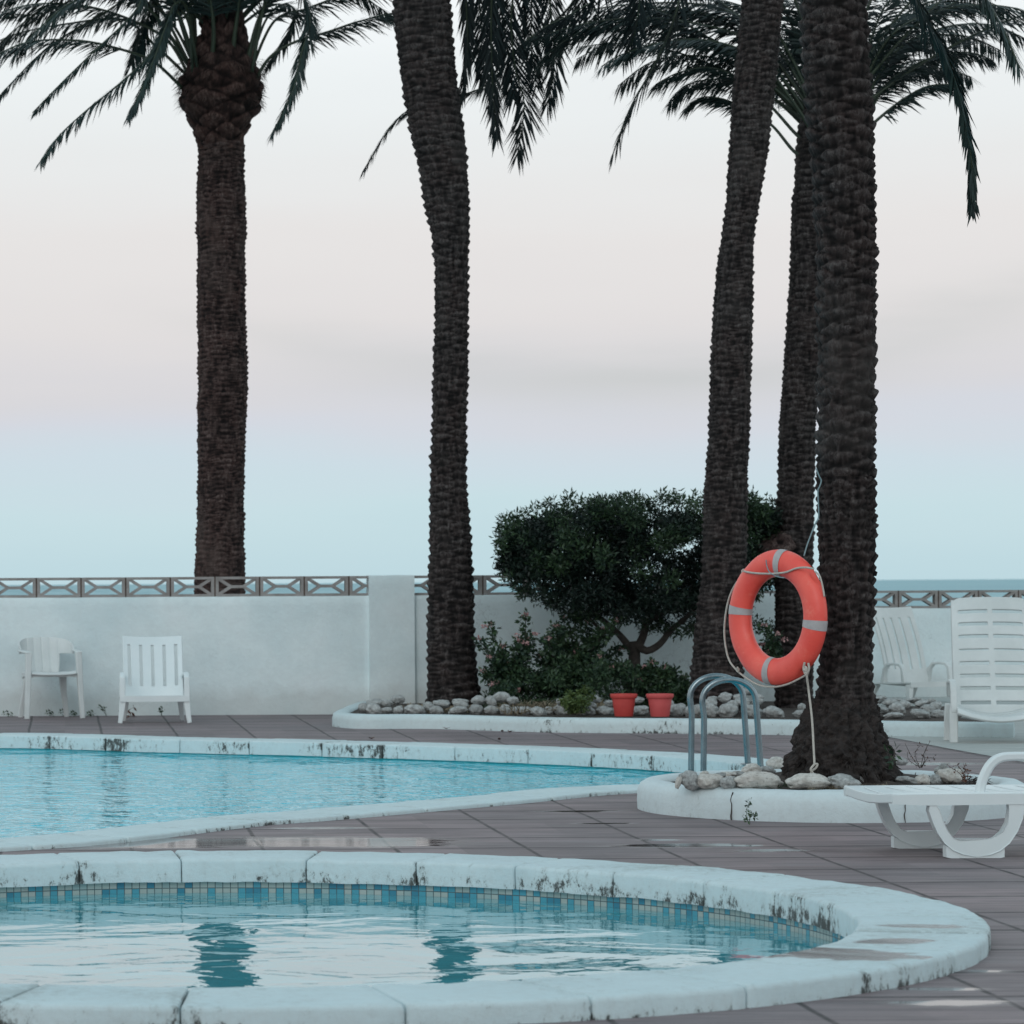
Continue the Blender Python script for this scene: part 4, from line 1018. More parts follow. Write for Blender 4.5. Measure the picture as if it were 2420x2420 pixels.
for y in (985, 1000, 1020, 1040, 1065):
    for _ in range(2): sp_c.append(P((950+r.uniform(-4, 14))*OV, y*OV, DB+r.uniform(-.3, .3))); sp_r.append(r.uniform(.04, .08))
for _ in range(12): sp_c.append(P(r.uniform(1405, 1470)*OV, r.uniform(1170, 1200)*OV if r.random() < .4 else r.uniform(950, 1060)*OV, DB+.1)); sp_r.append(r.uniform(.05, .1))
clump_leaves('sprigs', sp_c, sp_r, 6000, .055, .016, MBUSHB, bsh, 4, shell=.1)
# leafy tufts on the clumps, sunlight put into their paler green
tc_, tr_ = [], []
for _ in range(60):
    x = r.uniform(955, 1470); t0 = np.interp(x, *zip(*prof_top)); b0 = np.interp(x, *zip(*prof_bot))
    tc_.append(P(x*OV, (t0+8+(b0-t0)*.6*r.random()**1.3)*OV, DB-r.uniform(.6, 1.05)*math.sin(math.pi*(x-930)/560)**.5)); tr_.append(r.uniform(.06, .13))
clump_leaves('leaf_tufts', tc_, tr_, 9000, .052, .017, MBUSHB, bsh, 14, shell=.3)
wd = MB()
def br(pts, r0, r1, d=DB):
    Q = crom([P(x*OV, y*OV, d+dd) for x, y, dd in pts], 16); wd.tube(Q.tolist(), [r0+(r1-r0)*i/15 for i in range(16)], 8)
br([(1193, 1330, 0), (1190, 1290, 0), (1197, 1245, 0), (1195, 1210, 0)], .075, .05)
br([(1197, 1235, 0), (1175, 1205, 0), (1150, 1180, .1), (1110, 1150, .2)], .04, .02)
br([(1197, 1235, 0), (1215, 1195, 0), (1222, 1150, .1), (1225, 1090, .1)], .045, .02)
br([(1200, 1215, 0), (1220, 1228, -.1), (1245, 1215, -.1), (1265, 1190, -.1), (1300, 1160, 0), (1330, 1120, .1)], .042, .02)
br([(1210, 1175, 0), (1245, 1160, 0), (1290, 1130, 0), (1330, 1090, 0)], .03, .015)
br([(1160, 1195, 0), (1130, 1185, 0), (1090, 1140, .1)], .02, .01)
wd.build('trunk', MWOOD, bsh, 180); reparent(bsh)

# flowering shrubs
def shrub(name, label, stems, d, n, seed, flowers=14, L=.05, mat=None, cat='shrub', group=None, fl=True, base=1640, rr=.10, mid=None):
    r = random.Random(seed); bx = sum(s[0] for s in stems)/len(stems)
    rt = empty(name, (P(bx, base, d).x, d, .1)); tag(rt, label, cat, group)
    b = MB(); cen, rad, tips = [], [], []
    for (x0, y0, x1, y1) in stems:
        dd = r.uniform(-.35, .35); a = P(x0, y0, d+dd*.3); c = P(x1, y1, d+dd)
        m = (a+c)/2+Vector((r.uniform(-.05, .05), r.uniform(-.05, .05), .04)); Q = crom([a, m, c], 9)
        b.tube(Q.tolist(), [.007-.004*i/8 for i in range(9)], 5); tips.append(c)
        for t in (2, 3, 4, 5, 6, 7, 8): cen.append(Vector(Q[t])); q = r.uniform(.6, 1.2)*rr*(1-.07*t); rad.append((q, q, q*.8))
    b.build('stems', MWOOD, rt)
    clump_leaves('leaves', cen, [tuple(1.25*v for v in q) for q in rad], int(n*1.5), L, L*.55, mat or MLANT, rt, seed, shell=.15, zdown=.2)
    if fl:
        fc, frd = [], []
        for k in range(flowers):
            t = tips[k % len(tips)] if k < len(tips) else cen[r.randrange(len(cen))]+Vector((r.uniform(-.1, .1), -.12, r.uniform(-.02, .1)))
            fc.append(t+Vector((0, -.02, .012))); frd.append((.028, .028, .014))
        clump_leaves('blossoms', fc, frd, flowers*22, .02, .016, MPINK, rt, seed+1, shell=.2)
    reparent(rt); return rt
z8 = lambda x, y: (1080+x/3.22, 1380+y/3.22)
def st(lst): return [(*z8(a, b), *z8(c, d)) for a, b, c, d in lst]
shrub('flowering_shrub', 'loose green shrub with small pink blossoms at the foot of the left bed palm', st([(420, 860, 250, 310), (420, 860, 165, 420), (430, 860, 520, 240), (430, 850, 200, 670),
      (440, 860, 340, 480), (430, 860, 380, 600), (440, 860, 560, 420), (430, 860, 240, 560), (440, 870, 300, 760), (460, 860, 480, 440)]), 30.6, 2600, 61, 16, group='flowering shrubs in the palm bed')
shrub('flowering_shrub', 'full green shrub with pink blossoms growing up under the bush crown', st([(800, 880, 920, 240), (800, 880, 820, 265), (790, 880, 690, 420), (800, 880, 1120, 350), (810, 880, 1210, 280), (800, 880, 1000, 300), (800, 880, 1240, 500),
      (790, 880, 640, 560), (800, 880, 760, 330), (810, 880, 1080, 560), (800, 880, 900, 520), (800, 880, 700, 680), (800, 880, 1180, 640), (830, 880, 1280, 640), (900, 880, 1000, 700), (800, 880, 1040, 420), (790, 880, 600, 700)]), 30.7, 8200, 62, 18, rr=.125, group='flowering shrubs in the palm bed')
shrub('flowering_shrub', 'bright green shrub with a few pink blossoms behind the two red pots', st([(1550, 880, 1480, 600), (1550, 880, 1640, 660), (1560, 880, 1720, 720), (1540, 880, 1400, 740), (1560, 880, 1580, 640), (1600, 880, 1790, 780), (1540, 880, 1420, 640), (1600, 890, 1850, 830)]), 30.2, 3000, 63, 7, rr=.10, group='flowering shrubs in the palm bed')
shrub('flowering_shrub', 'small flowering sprig seen through the hole of the lifebuoy', [(1832, 1570, 1805, 1480), (1832, 1570, 1822, 1510), (1835, 1570, 1838, 1500), (1832, 1570, 1800, 1525), (1835, 1575, 1812, 1545)], 29.9, 620, 64, 6, rr=.07, L=.045, group='flowering shrubs in the palm bed')
shrub('herb', 'low yellow-green herb growing over the stones left of the pots', st([(900, 980, 860, 830), (900, 980, 980, 800), (900, 980, 830, 920), (900, 980, 1030, 850), (900, 980, 930, 880), (900, 990, 800, 890)]), 28.95, 1200, 65, 0, mat=MHERB, cat='herb', fl=False, rr=.06, L=.03, base=1690)
r = random.Random(91); uc, ur = [], []
for _ in range(150):
    x = r.uniform(1150, 1640); hmx = np.interp(x, [1150, 1230, 1330, 1480, 1560, 1640], [26, 70, 120, 90, 50, 40]); dd = r.uniform(29.9, 31.2)
    uc.append(P(x, 1668-hmx*r.random()**1.2, dd)); q = r.uniform(.05, .12); ur.append((q*1.2, q, q))
tag(clump_leaves('undergrowth', uc, ur, 9000, .05, .016, MLANT, None, 92, shell=.1), 'mixed green undergrowth of the palm bed between shrubs, pots and stones', 'undergrowth', kind='stuff')
# grass and weeds
def blades(name, x0, x1, y, d0, d1, n, h, mat, seed, label=None, kind='stuff', wd=.005, lean=.5, cat=None, z=.10, parent=None):
    g = np.random.default_rng(seed); d = d0+(d1-d0)*g.random(n); xp = x0+(x1-x0)*g.random(n)
    B = np.stack([(xp-PX)*d/F, d, np.full(n, z)], 1)
    D = np.stack([g.normal(0, lean, n), g.normal(0, lean, n), np.ones(n)], 1); D /= np.linalg.norm(D, axis=1)[:, None]
    V, F4, F3 = leaflets(B, D, h*(.35+.9*g.random(n)), np.full(n, wd), np.cross(D, g.normal(0, 1, (n, 3))), .9)
    o = mesh(name, V.tolist(), F4.tolist()+F3.tolist(), mat, parent); tag(o, label, cat, kind=kind); return o
blades('grass', 1190, 1420, 1680, 29.3, 30.0, 2200, .30, MDRY, 71, wd=.010, label='dry tufts of grass between shrub and stones in the palm bed', cat='grass')
blades('grass', 960, 1110, 1680, 29.7, 30.9, 900, .17, MDRY, 72, wd=.011, label='brown dry grass round the foot of the left bed palm', cat='grass')
blades('grass', 1190, 1400, 1680, 29.6, 30.3, 320, .42, MLANT, 73, wd=.010, label='long green grass blades at the foot of the flowering shrubs', cat='grass', lean=.7)

# ------------------------------------------------------------------ stones
import bmesh as _bm
def stone_mesh(seed, fl=.8):
    bm = _bm.new(); _bm.ops.create_icosphere(bm, subdivisions=4, radius=.5); V = np.array([v.co[:] for v in bm.verts]); Fc = [[v.index for v in f.verts] for f in bm.faces]; bm.free()
    n = fnoise(V*2.2+seed*7.3, seed, 3); m = fnoise(V*7+seed, seed+3, 4)
    V = V*(1+.42*n+.17*m)[:, None]; V[:, 2] *= fl
    me = mesh('stone', V.tolist(), Fc, MSTONE, None, 180); d = me.data; bpy.data.objects.remove(me); return d
ST = [stone_mesh(s_) for s_ in range(9)]
ST2 = [m_.copy() for m_ in ST[:6]]
for m_ in ST2: m_.materials[0] = MSTONE2
def stone(x, y, w, h, z=.105, seed=0, label=None, group=None, warm=False, depth=None, far_row=False):
    """x, y pixel of the foot, w, h pixel size"""
    dz_ = 0.0
    if far_row:
        yf = float(np.interp(x, [880, 1700, 2250], [1688, 1695, 1697])); g = G(x, yf, z); s_ = F/g[1]
        if y < yf-5: dz_ = (yf-y)/s_; g = (g[0], g[1]+.10+dz_*1.6)
        else: g = G(x, y, z)
    else: g = G(x, y, z)
    z = z+dz_; s_ = F/g[1]; r = random.Random(seed)
    me = r.choice(ST2 if warm else ST); o = bpy.data.objects.new('stone', me); C.objects.link(o)
    W_, H_ = w/s_, h/s_
    o.rotation_euler = (r.uniform(-.25, .25), r.uniform(-.25, .25), r.uniform(0, .6)-.3)
    o.scale = (W_*1.02, (depth or W_*.85), H_*1.42)
    o.location = (g[0], g[1]+(depth or W_*.85)*.4, z+H_*.46); tag(o, label, 'stone', group); return o
z7 = lambda x, y: (780+x/4.83, 1560+y/4.83)
z5 = lambda x, y: (1560+x/3.45, 1560+y/3.45)
LF = 'rounded pale grey stone in the rows edging the long palm bed'; GF = 'stones edging the long palm bed'
far_st = []
for (x, y, w, h) in [(510, 612, 190, 110), (395, 590, 110, 90), (540, 540, 190, 85), (660, 612, 130, 75), (680, 540, 140, 75), (810, 510, 150, 95), (790, 618, 110, 95), (980, 618, 230, 105), (1150, 570, 130, 80), (1220, 620, 160, 95),
                     (1320, 560, 200, 95), (1470, 620, 220, 90), (1530, 550, 180, 80), (1670, 620, 150, 115), (1740, 520, 150, 85), (1850, 620, 170, 95), (1890, 530, 110, 90)]:
    far_st.append((*z7(x, y), w/4.83, h/4.83))
for (x, y, w, h) in [(50, 935, 130, 50), (140, 990, 100, 75), (200, 920, 100, 60), (290, 910, 90, 50), (275, 990, 110, 70), (380, 905, 130, 70), (375, 995, 90, 75), (445, 995, 70, 60), (455, 925, 90, 60), (530, 995, 130, 60), (630, 1000, 110, 60),
                     (700, 995, 90, 55), (800, 995, 130, 75), (830, 930, 80, 50), (1000, 1000, 120, 75), (1060, 950, 90, 40), (1090, 905, 100, 50), (1140, 1000, 140, 70), (1200, 935, 80, 40), (1400, 1005, 130, 75), (1410, 915, 120, 45), (1330, 1005, 60, 50), (1690, 1005, 140, 85), (1650, 945, 90, 60)]:
    far_st.append((*z8(x, y), w/3.22, h/3.22))
for (x, y, w, h) in [(160, 460, 120, 100), (60, 455, 90, 90), (240, 460, 90, 80), (320, 462, 130, 100), (420, 462, 120, 100), (460, 400, 120, 80), (560, 465, 160, 110), (590, 350, 110, 70), (720, 460, 90, 90), (770, 465, 150, 90), (740, 380, 150, 60), (850, 375, 100, 50), (815, 295, 110, 55),
                     (940, 468, 170, 85), (880, 330, 70, 40), (700, 340, 80, 50), (490, 345, 80, 40), (1150, 468, 110, 60), (1200, 420, 70, 60), (640, 400, 90, 60)]:
    far_st.append((*z5(x, y), w/3.45, h/3.45))
z9 = lambda x, y: (2000+x/4.39, 1340+y/4.39)
for (x, y, w, h) in [(300, 1565, 150, 150), (430, 1530, 130, 80), (510, 1575, 200, 60), (590, 1530, 170, 110), (690, 1480, 160, 80), (780, 1575, 200, 100), (900, 1530, 150, 90), (960, 1565, 140, 80), (1000, 1500, 130, 90), (870, 1460, 150, 70),
                     (560, 1450, 190, 70), (380, 1440, 190, 80), (290, 1420, 130, 60), (720, 1430, 150, 50), (830, 1420, 160, 45), (990, 1440, 120, 60), (470, 1400, 130, 50), (640, 1420, 120, 50)]:
    far_st.append((*z9(x, y), w/4.39, h/4.39))
def far_label(x, y):
    top = y < float(np.interp(x, [880, 1700, 2250], [1688, 1695, 1697]))-5
    if x < 1010: where = 'at the left end of the long bed'
    elif x < 1180: where = 'between the bed palm and flowering shrubs'
    elif x < 1400: where = 'between flowering shrub and yellow-green herb' if x < 1310 else 'between the herb and the two red pots'
    elif x < 1640: where = 'beside or between the two red pots'
    elif x < 1760: where = 'seen between the handrails of the ladder'
    elif x < 1960: where = 'between the ladder and the nearest palm trunk'
    else: where = 'before the slatted chair'
    return ('pale stone heaped in the back row ' if top else 'pale stone of the front row ')+where
for k, (x, y, w, h) in enumerate(far_st): stone(x, y, w*.98, h*.98, seed=k*3+1, label=far_label(x, y), group=GF, far_row=True)
near_named = [((150, 1043), 50, 90, 'small knobbly stone at the left tip of the round planter'), ((255, 1043), 180, 125, 'white rounded stone near the left tip of the round planter'),
              ((415, 1047), 215, 110, 'pitted pale stone second from the left along the planter front'), ((575, 1052), 130, 100, 'small pale stone with brown pits beside the large tan stone'),
              ((815, 1052), 390, 130, 'largest stone of the planter, tan and smooth, right of the ladder feet'), ((1220, 1052), 340, 120, 'long flat pale stone under the dangling rope end'),
              ((1510, 1048), 240, 100, 'smooth grey stone in front of the palm foot'), ((1620, 1030), 120, 85, 'small rounded stone wedged behind the smooth grey stone')]
for k, ((x, y), w, h, lb) in enumerate(near_named): stone(*z5(x, y), w/3.45, h/3.45, z=.165, seed=300+k, label=lb, warm=k in (0, 2, 4, 5), depth=.14 if w > 150 else None)
zl = lambda x, y: (1980+x/4.39, 1740+y/4.39)
for k, (x, y, w, h) in enumerate([(430, 512, 290, 95), (730, 514, 300, 85), (900, 512, 170, 105), (1020, 505, 140, 95), (1200, 500, 260, 160), (1060, 400, 90, 80), (1100, 400, 110, 110), (650, 300, 160, 80), (1260, 410, 150, 90)]):
    stone(*zl(x, y), w/4.39, h/4.39, z=.165 if y > 450 else .16, seed=400+k, warm=k in (4, 2), label='pale smooth stone bordering the soil at the right side of the round planter', group='stones at the right of the round planter', depth=.13 if w > 200 else None)
for k, (x, y, w, h) in enumerate([(370, 960, 80, 50), (480, 985, 130, 60), (560, 970, 140, 55), (650, 960, 120, 50), (760, 945, 160, 90), (870, 930, 140, 60), (960, 900, 170, 100), (1060, 960, 120, 40)]):
    stone(*z5(x, y), w/3.45, h/3.45, z=.16, seed=500+k, warm=k % 2 == 0, label='weathered stone in the second row, between ladder and palm foot', group='inner stones of the round planter')
blades('grass', 1760, 1890, 1860, 17.75, 18.1, 120, .085, MLANT, 74, 'sparse green blades between the planter stones by the ladder', cat='grass', z=.17, wd=.006, lean=.8)
blades('grass', 2110, 2330, 1840, 17.9, 18.6, 420, .10, MROOT, 75, 'dead brown litter on the planter soil right of the palm', cat='dead grass', z=.16, wd=.006, lean=1.2)
blades('grass', 1900, 2110, 1850, 17.65, 17.9, 300, .07, MDRY, 76, 'matted dry roots in front of the palm foot in the planter', cat='dead grass', z=.17, wd=.004, lean=1.6)
# dry twigs
def twigs(label, stems, d, mat=MWOOD, cat='weed', name='dry_plant', leaf=None, rr=.0022, base=0, zb=.15, grp=None):
    rt = empty(name, (P(stems[0][0][0], stems[0][0][1], d).x, d, zb)); tag(rt, label, cat, grp); b = MB(); cen = []
    for s_ in stems:
        Q = crom([P(x, y, d+.02*i) for i, (x, y) in enumerate(s_)], 8) if len(s_) > 2 else np.array([list(P(x, y, d)) for x, y in s_])
        b.tube(Q.tolist(), [rr*(1-.5*i/len(Q)) for i in range(len(Q))], 4); cen += [Vector(q) for q in Q[1:]]
    b.build('stems', mat, rt)
    if leaf: clump_leaves('leaves', cen, [.012*leaf[2]]*len(cen), leaf[1], leaf[3], leaf[3]*.45, leaf[0], rt, 5, shell=.1)
    reparent(rt)
twigs('leafless dry twiggy plant behind the planter soil right of the palm', [[zl(850, 330), zl(760, 200), zl(700, 80)], [zl(850, 330), zl(800, 180), zl(860, 90)], [zl(860, 320), zl(900, 160), zl(960, 50)], [zl(850, 320), zl(740, 250), zl(720, 160)],
      [zl(870, 330), zl(930, 230), zl(1010, 230)], [zl(900, 170), zl(930, 100)], [zl(850, 330), zl(900, 260), zl(890, 180)]], 18.5, leaf=(MDEAD, 60, 1, .015))
twigs('small green sprout with a withered head at the right edge of the palm foot', [[zl(570, 310), zl(550, 230), zl(520, 150)], [zl(560, 240), zl(590, 180), zl(580, 130)]], 17.75, cat='plant', name='sprout', leaf=(MLANT, 22, 1.4, .045), rr=.004)
twigs('red-brown dry tuft between stones at the right end of the planter', [[zl(1310, 480), zl(1300, 380), zl(1240, 300)], [zl(1310, 480), zl(1330, 380), zl(1310, 300)], [zl(1300, 480), zl(1280, 400), zl(1150, 310)], [zl(1320, 480), zl(1350, 420), zl(1330, 340)]], 17.9, mat=MDEAD, leaf=(MDEAD, 60, 1, .02))
twigs('little weed climbing from the crack in the front of the round planter', [[(1768, 1944), (1764, 1915), (1772, 1893)], [(1770, 1944), (1775, 1925), (1785, 1932)], [(1768, 1940), (1755, 1930)]], 17.33, mat=MLANT, name='weed', leaf=(MLANT, 70, .9, .022), zb=0)
tags = [((20, 1694), (10, 1686), (30, 1690)), ((118, 1692), (112, 1684), (126, 1688)), ((150, 1694), (144, 1682), (160, 1685)), ((175, 1694), (170, 1686), (182, 1690)), ((215, 1693), (208, 1688), (220, 1685)), ((252, 1693), (248, 1676), (238, 1672)), ((382, 1691), (378, 1680), (384, 1676))]
for k, (a, b_, c_) in enumerate(tags):
    twigs('tiny weed sprouting from the joint where paving meets the white wall', [[a, b_], [a, c_], [a, ((b_[0]+c_[0])/2, b_[1]-2)]], 32.1, mat=MLANT, name='weed', leaf=(MLANT, 26, 1.2, .03), zb=0, grp='weeds along the foot of the wall')
twigs('brown fallen palm bits under the low white chair', [[(288, 1674), (298, 1684), (312, 1692)], [(296, 1690), (310, 1692), (322, 1694)], [(300, 1680), (318, 1671)]], 31.7, mat=MDEAD, cat='dead leaf', name='dead_leaf', leaf=(MDEAD, 26, 1.5, .05), zb=0)
def fleaf(x, y, s_, seed, label):
    g = G(x, y); r = random.Random(seed); rt = MB(); pts = []
    n = 10
    for k in range(n):
        a = 2*math.pi*k/n; pts.append((s_*math.cos(a), s_*.45*math.sin(a)*(1 if math.cos(a) < .3 else .8), .012+.010*math.cos(a)**2))
    V = pts+[(0, 0, .004)]; o = mesh('fallen_leaf', V, [(k, (k+1) % n, n) for k in range(n)], MDEAD); o.location = (g[0], g[1], .004); o.rotation_euler = (0, 0, r.uniform(0, 6)); tag(o, label, 'leaf', 'fallen leaves on the paving')
for k, (x, y) in enumerate([(855, 1718), (878, 1749), (1055, 1725), (1180, 1751), (1187, 1732), (1290, 1727), (1355, 1728), (1205, 1733)]): fleaf(x, y, .035, k, 'curled brown leaf fallen on the paving in front of the long bed')

# ------------------------------------------------------------------ flower pots
def pot(xc, ytop, ybot, wt, mat, label):
    z = .118; d = G(xc, ybot, z)[1]; s_ = F/d; h = (ybot-ytop)/s_; R = wt/2/s_
    rt = empty('flower_pot', ((xc-PX)*d/F, d+R, z)); tag(rt, label, 'flower pot', 'red flower pots')
    b = MB(); b.lathe([(0, 0), (R*.66, 0), (R*.68, .005), (R*.86, h*.80), (R*.86, h*.82), (R*.84, h*.82), (R*.80, h*.5)], 40); b.build('pot_body', mat, rt, 40)
    b = MB(); b.lathe([(R*.87, h*.80), (R*.93, h*.81), (R*.985, h*.87), (R, h*.93), (R*.99, h), (R*.95, h*1.005), (R*.90, h), (R*.88, h*.9)], 40); b.build('pot_rim', mat, rt, 40)
    b = MB(); b.lathe([(0, h*.93), (R*.5, h*.935), (R*.89, h*.92)], 24); b.build('soil', MSOIL, rt)
pot(1478, 1641, 1694, 64, MTERRA, 'darker red plastic flower pot, left of the pair on the kerb'); pot(1564, 1641, 1694.5, 65, MTERRA2, 'paler red plastic flower pot, right of the pair and nearer the ladder')

# ------------------------------------------------------------------ ladder
lad = empty('pool_ladder', (4.73, 22.35, .025)); tag(lad, 'stainless steel pool ladder of two curved handrails at the end of the large pool', 'ladder')
def hoop(d, xl, xr, top, zf):
    Xl, Xr = (xl-PX)*d/F-4.73, (xr-PX)*d/F-4.73; y = d-22.35; w = Xr-Xl; r_ = w/2; zc = top-r_*.86
    pts = [(Xl, y, -.9)]+[(Xl+.003*k, y, -.3+k*(zc+.3-.1)/4) for k in range(5)]
    for k in range(0, 21):
        g = math.pi*(1-k/20); pts.append(((Xl+Xr)/2+r_*math.cos(g)*(1.0), y, zc+r_*.86*math.sin(g)**.9))
    pts += [(Xr+.030*(k/4), y, zc-(zc-zf)*k/4) for k in range(1, 5)]
    b = MB(); b.tube(pts, .0212, 16); b.build('handrail', MSTEEL, lad, 60)
    b = MB(); b.lathe([(.022, .012), (.024, .011), (.05, .006), (.052, 0), (.02, 0)], 24, (Xr+.03, y, zf)); b.build('foot_flange', MSTEEL, lad, 60)
hoop(22.6, 1629, 1755, .66-.045, 0.0); hoop(22.1, 1658, 1785, .65-.045, 0.0)
for z in (-.35, -.6):
    MB().box(-.44, -.36, -.27, .27, z, z+.03).build('step', MSTEEL, lad)

# ------------------------------------------------------------------ lifebuoy
DBU = 18.22
bc = P(1837, 1459, DBU)
lb_ = empty('lifebuoy', tuple(bc)); tag(lb_, 'orange ring lifebuoy with grey tape bands hanging from the nearest palm', 'lifebuoy')
nrm = Vector((-.865, -.50, .03)).normalized(); axu = Vector((.50, -.865, 0)).normalized(); axu = (axu-nrm*axu.dot(nrm)).normalized(); axv = axu.cross(nrm)
if axv.z < 0: axv = -axv
tilt = math.radians(-7); au = axu*math.cos(tilt)+axv*math.sin(tilt); av = axv*math.cos(tilt)-axu*math.sin(tilt)
R0, ra, rb = .304, .076, .054
def torus_sec(g0, g1, n, k, ra_, rb_, dents=True):
    V = []; Fc = []; full = abs(g1-g0-2*math.pi) < 1e-6; m = n if full else n+1
    for i in range(m):
        g = g0+(g1-g0)*i/n; c = math.cos(g); s_ = math.sin(g); q = 1.0
        if dents:
            for gd in (math.radians(45), math.radians(135), math.radians(225), math.radians(315)):
                dg = (g-gd+math.pi) % (2*math.pi)-math.pi; q -= .0*math.exp(-(dg/.05)**2)
        for j in range(k):
            h = 2*math.pi*j/k; rr = math.cos(h)*ra_; hh = math.sin(h)*rb_
            if dents:
                for gd in (math.radians(45), math.radians(135), math.radians(225), math.radians(315)):
                    dg = (g-gd+math.pi) % (2*math.pi)-math.pi
                    rr -= .022*math.exp(-(dg/.13)**2)*math.exp(-((h if h < math.pi else h-2*math.pi)/.45)**2)
            p = (au*c+av*s_)*(R0+rr)+nrm*hh; V.append(tuple(p))
    for i in range(n):
        i2 = (i+1) % m if full else i+1
        for j in range(k):
            j2 = (j+1) % k; Fc.append((k*i+j, k*i2+j, k*i2+j2, k*i+j2))
    return V, Fc
V, Fc = torus_sec(0, 2*math.pi, 120, 32, ra, rb); ob = mesh('ring', V, Fc, MORANGE, lb_, 180)
bm = _bm.new(); bm.from_mesh(ob.data); _bm.ops.recalc_face_normals(bm, faces=bm.faces); bm.to_mesh(ob.data); bm.free()
for g in (0, 90, 180, 270):
    g0 = math.radians(g)-.076; V, Fc = torus_sec(g0, g0+.152, 8, 32, ra+.0022, rb+.0022, False); ob = mesh('tape_band', V, Fc, MTAPE, lb_, 180)
    bm = _bm.new(); bm.from_mesh(ob.data); _bm.ops.recalc_face_normals(bm, faces=bm.faces); bm.to_mesh(ob.data); bm.free()
def onring(g, k=1.0, off=0.0):     # degrees; k = fraction of outer radius, off = toward viewer
    g = math.radians(g); return (au*math.cos(g)+av*math.sin(g))*((R0+ra)*k)+nrm*off
rz = lambda x, y: (1680+x/5.366, 1280+y/5.366)
def rp(lst, dd=0.0):
    out = []
    for x, y in lst:
        px_, py_ = rz(x, y); p = P(px_, py_, DBU)-bc
        # put it on the front surface of the ring plane
        t = Vector((px_-PX, F, 0)); dirv = (P(px_, py_, DBU)-Vector((0, 0, H))).normalized()
        o_ = Vector((0, 0, H))-bc; tt = -(o_.dot(nrm)-dd)/dirv.dot(nrm); out.append(o_+dirv*tt)
    return out
b = MB()
b.tube(crom(rp([(1300, 345), (1200, 328), (1080, 340), (960, 385), (820, 405), (650, 405), (520, 395), (415, 375)], .062).copy(), 40).tolist(), .0058, 8)
b.tube(crom(rp([(415, 375), (395, 430), (300, 560), (230, 720), (185, 930), (170, 1150), (190, 1350), (240, 1520), (345, 1650)], .02), 50).tolist(), .0055, 8)
b.tube(crom(rp([(345, 1650), (450, 1730), (600, 1815), (780, 1845), (950, 1815), (1080, 1760), (1210, 1690)], .02), 40).tolist(), .0055, 8)
b.tube(crom(rp([(1320, 380), (1380, 440), (1415, 560), (1440, 700)], .0), 20).tolist(), .005, 8)
b.build('grab_line', MROPE, lb_, 180)
def knot(c, r_, seed):
    b = MB(); rr = random.Random(seed)
    for k in range(4):
        pts = []; ax = Vector((rr.uniform(-1, 1), rr.uniform(-.4, .4), rr.uniform(-1, 1))).normalized(); a1 = ax.orthogonal().normalized(); a2 = ax.cross(a1)
        for i in range(13): g = 2*math.pi*i/12; pts.append(c+(a1*math.cos(g)+a2*math.sin(g)*.7)*r_*(.7+.3*rr.random())+Vector((rr.uniform(-.002, .002), 0, (k-1.5)*r_*.45)))
        b.tube(pts, r_*.36, 7)
    b.build('knot', MROPE, lb_, 180)
knot(rp([(410, 385)], .03)[0], .011, 1); knot(rp([(343, 1620)], .03)[0], .010, 2); knot(rp([(1205, 1640)], .045)[0], .017, 3)
b = MB(); b.tube(crom(rp([(1190, 1530), (1175, 1620), (1210, 1700)], .05), 10).tolist(), .006, 7); b.tube(crom(rp([(1235, 1540), (1245, 1620), (1210, 1690)], .045), 10).tolist(), .006, 7)
e0 = rp([(1215, 1700)], .045)[0]
end = [P(1912, 1640, DBU-.25)-bc, P(1919, 1700, DBU-.28)-bc, P(1923, 1770, DBU-.33)-bc, P(1925, 1808, DBU-.38)-bc]
b.tube(crom([e0]+end, 40).tolist(), .0062, 8); b.build('hanging_rope', MROPE, lb_, 180)
b = MB(); kc = [P(x, y, DBU-.40)-bc for x, y in [(1925, 1806), (1932, 1806), (1928, 1815), (1919, 1822), (1917, 1830), (1924, 1834)]]
b.tube(crom(kc, 30).tolist(), .0062, 7); b.tube(crom([P(x, y, DBU-.42)-bc for x, y in [(1925, 1806), (1916, 1818), (1922, 1828), (1926, 1834)]], 20).tolist(), .0062, 7); b.build('rope_end', MROPE, lb_, 180)
# wire tie and suspension cord
b = MB(); b.tube(crom(rp([(700, 230), (710, 310), (745, 385), (830, 440), (930, 460)], .066), 24).tolist(), .003, 6); b.build('wire_tie', MWIRE, lb_, 180)
b = MB(); b.tube(crom([P(x, y, DBU-.1)-bc for x, y in [(1929, 1107), (1936, 1125), (1941, 1136), (1937, 1150), (1933, 1160), (1934, 1190), (1934.5, 1222), (1926, 1240), (1915, 1268), (1907, 1290), (1900, 1314)]], 60).tolist(), .0042, 7); b.build('suspension_cord', MWIRE, lb_, 180)

# ------------------------------------------------------------------ plastic furniture
def grid(name, fn, nu, nv, hole, th, mat, parent, smooth=60):
    V = [fn(i/nu, j/nv) for j in range(nv+1) for i in range(nu+1)]; Fc = []
    for j in range(nv):
        for i in range(nu):
            if hole((i+.5)/nu, (j+.5)/nv): continue
            a = j*(nu+1)+i; Fc.append((a, a+1, a+nu+2, a+nu+1))
    o = mesh(name, V, Fc, mat, parent, smooth); s_ = o.modifiers.new('thick', 'SOLIDIFY'); s_.thickness = th; s_.offset = 0; bevel(o, .003, 2); return o
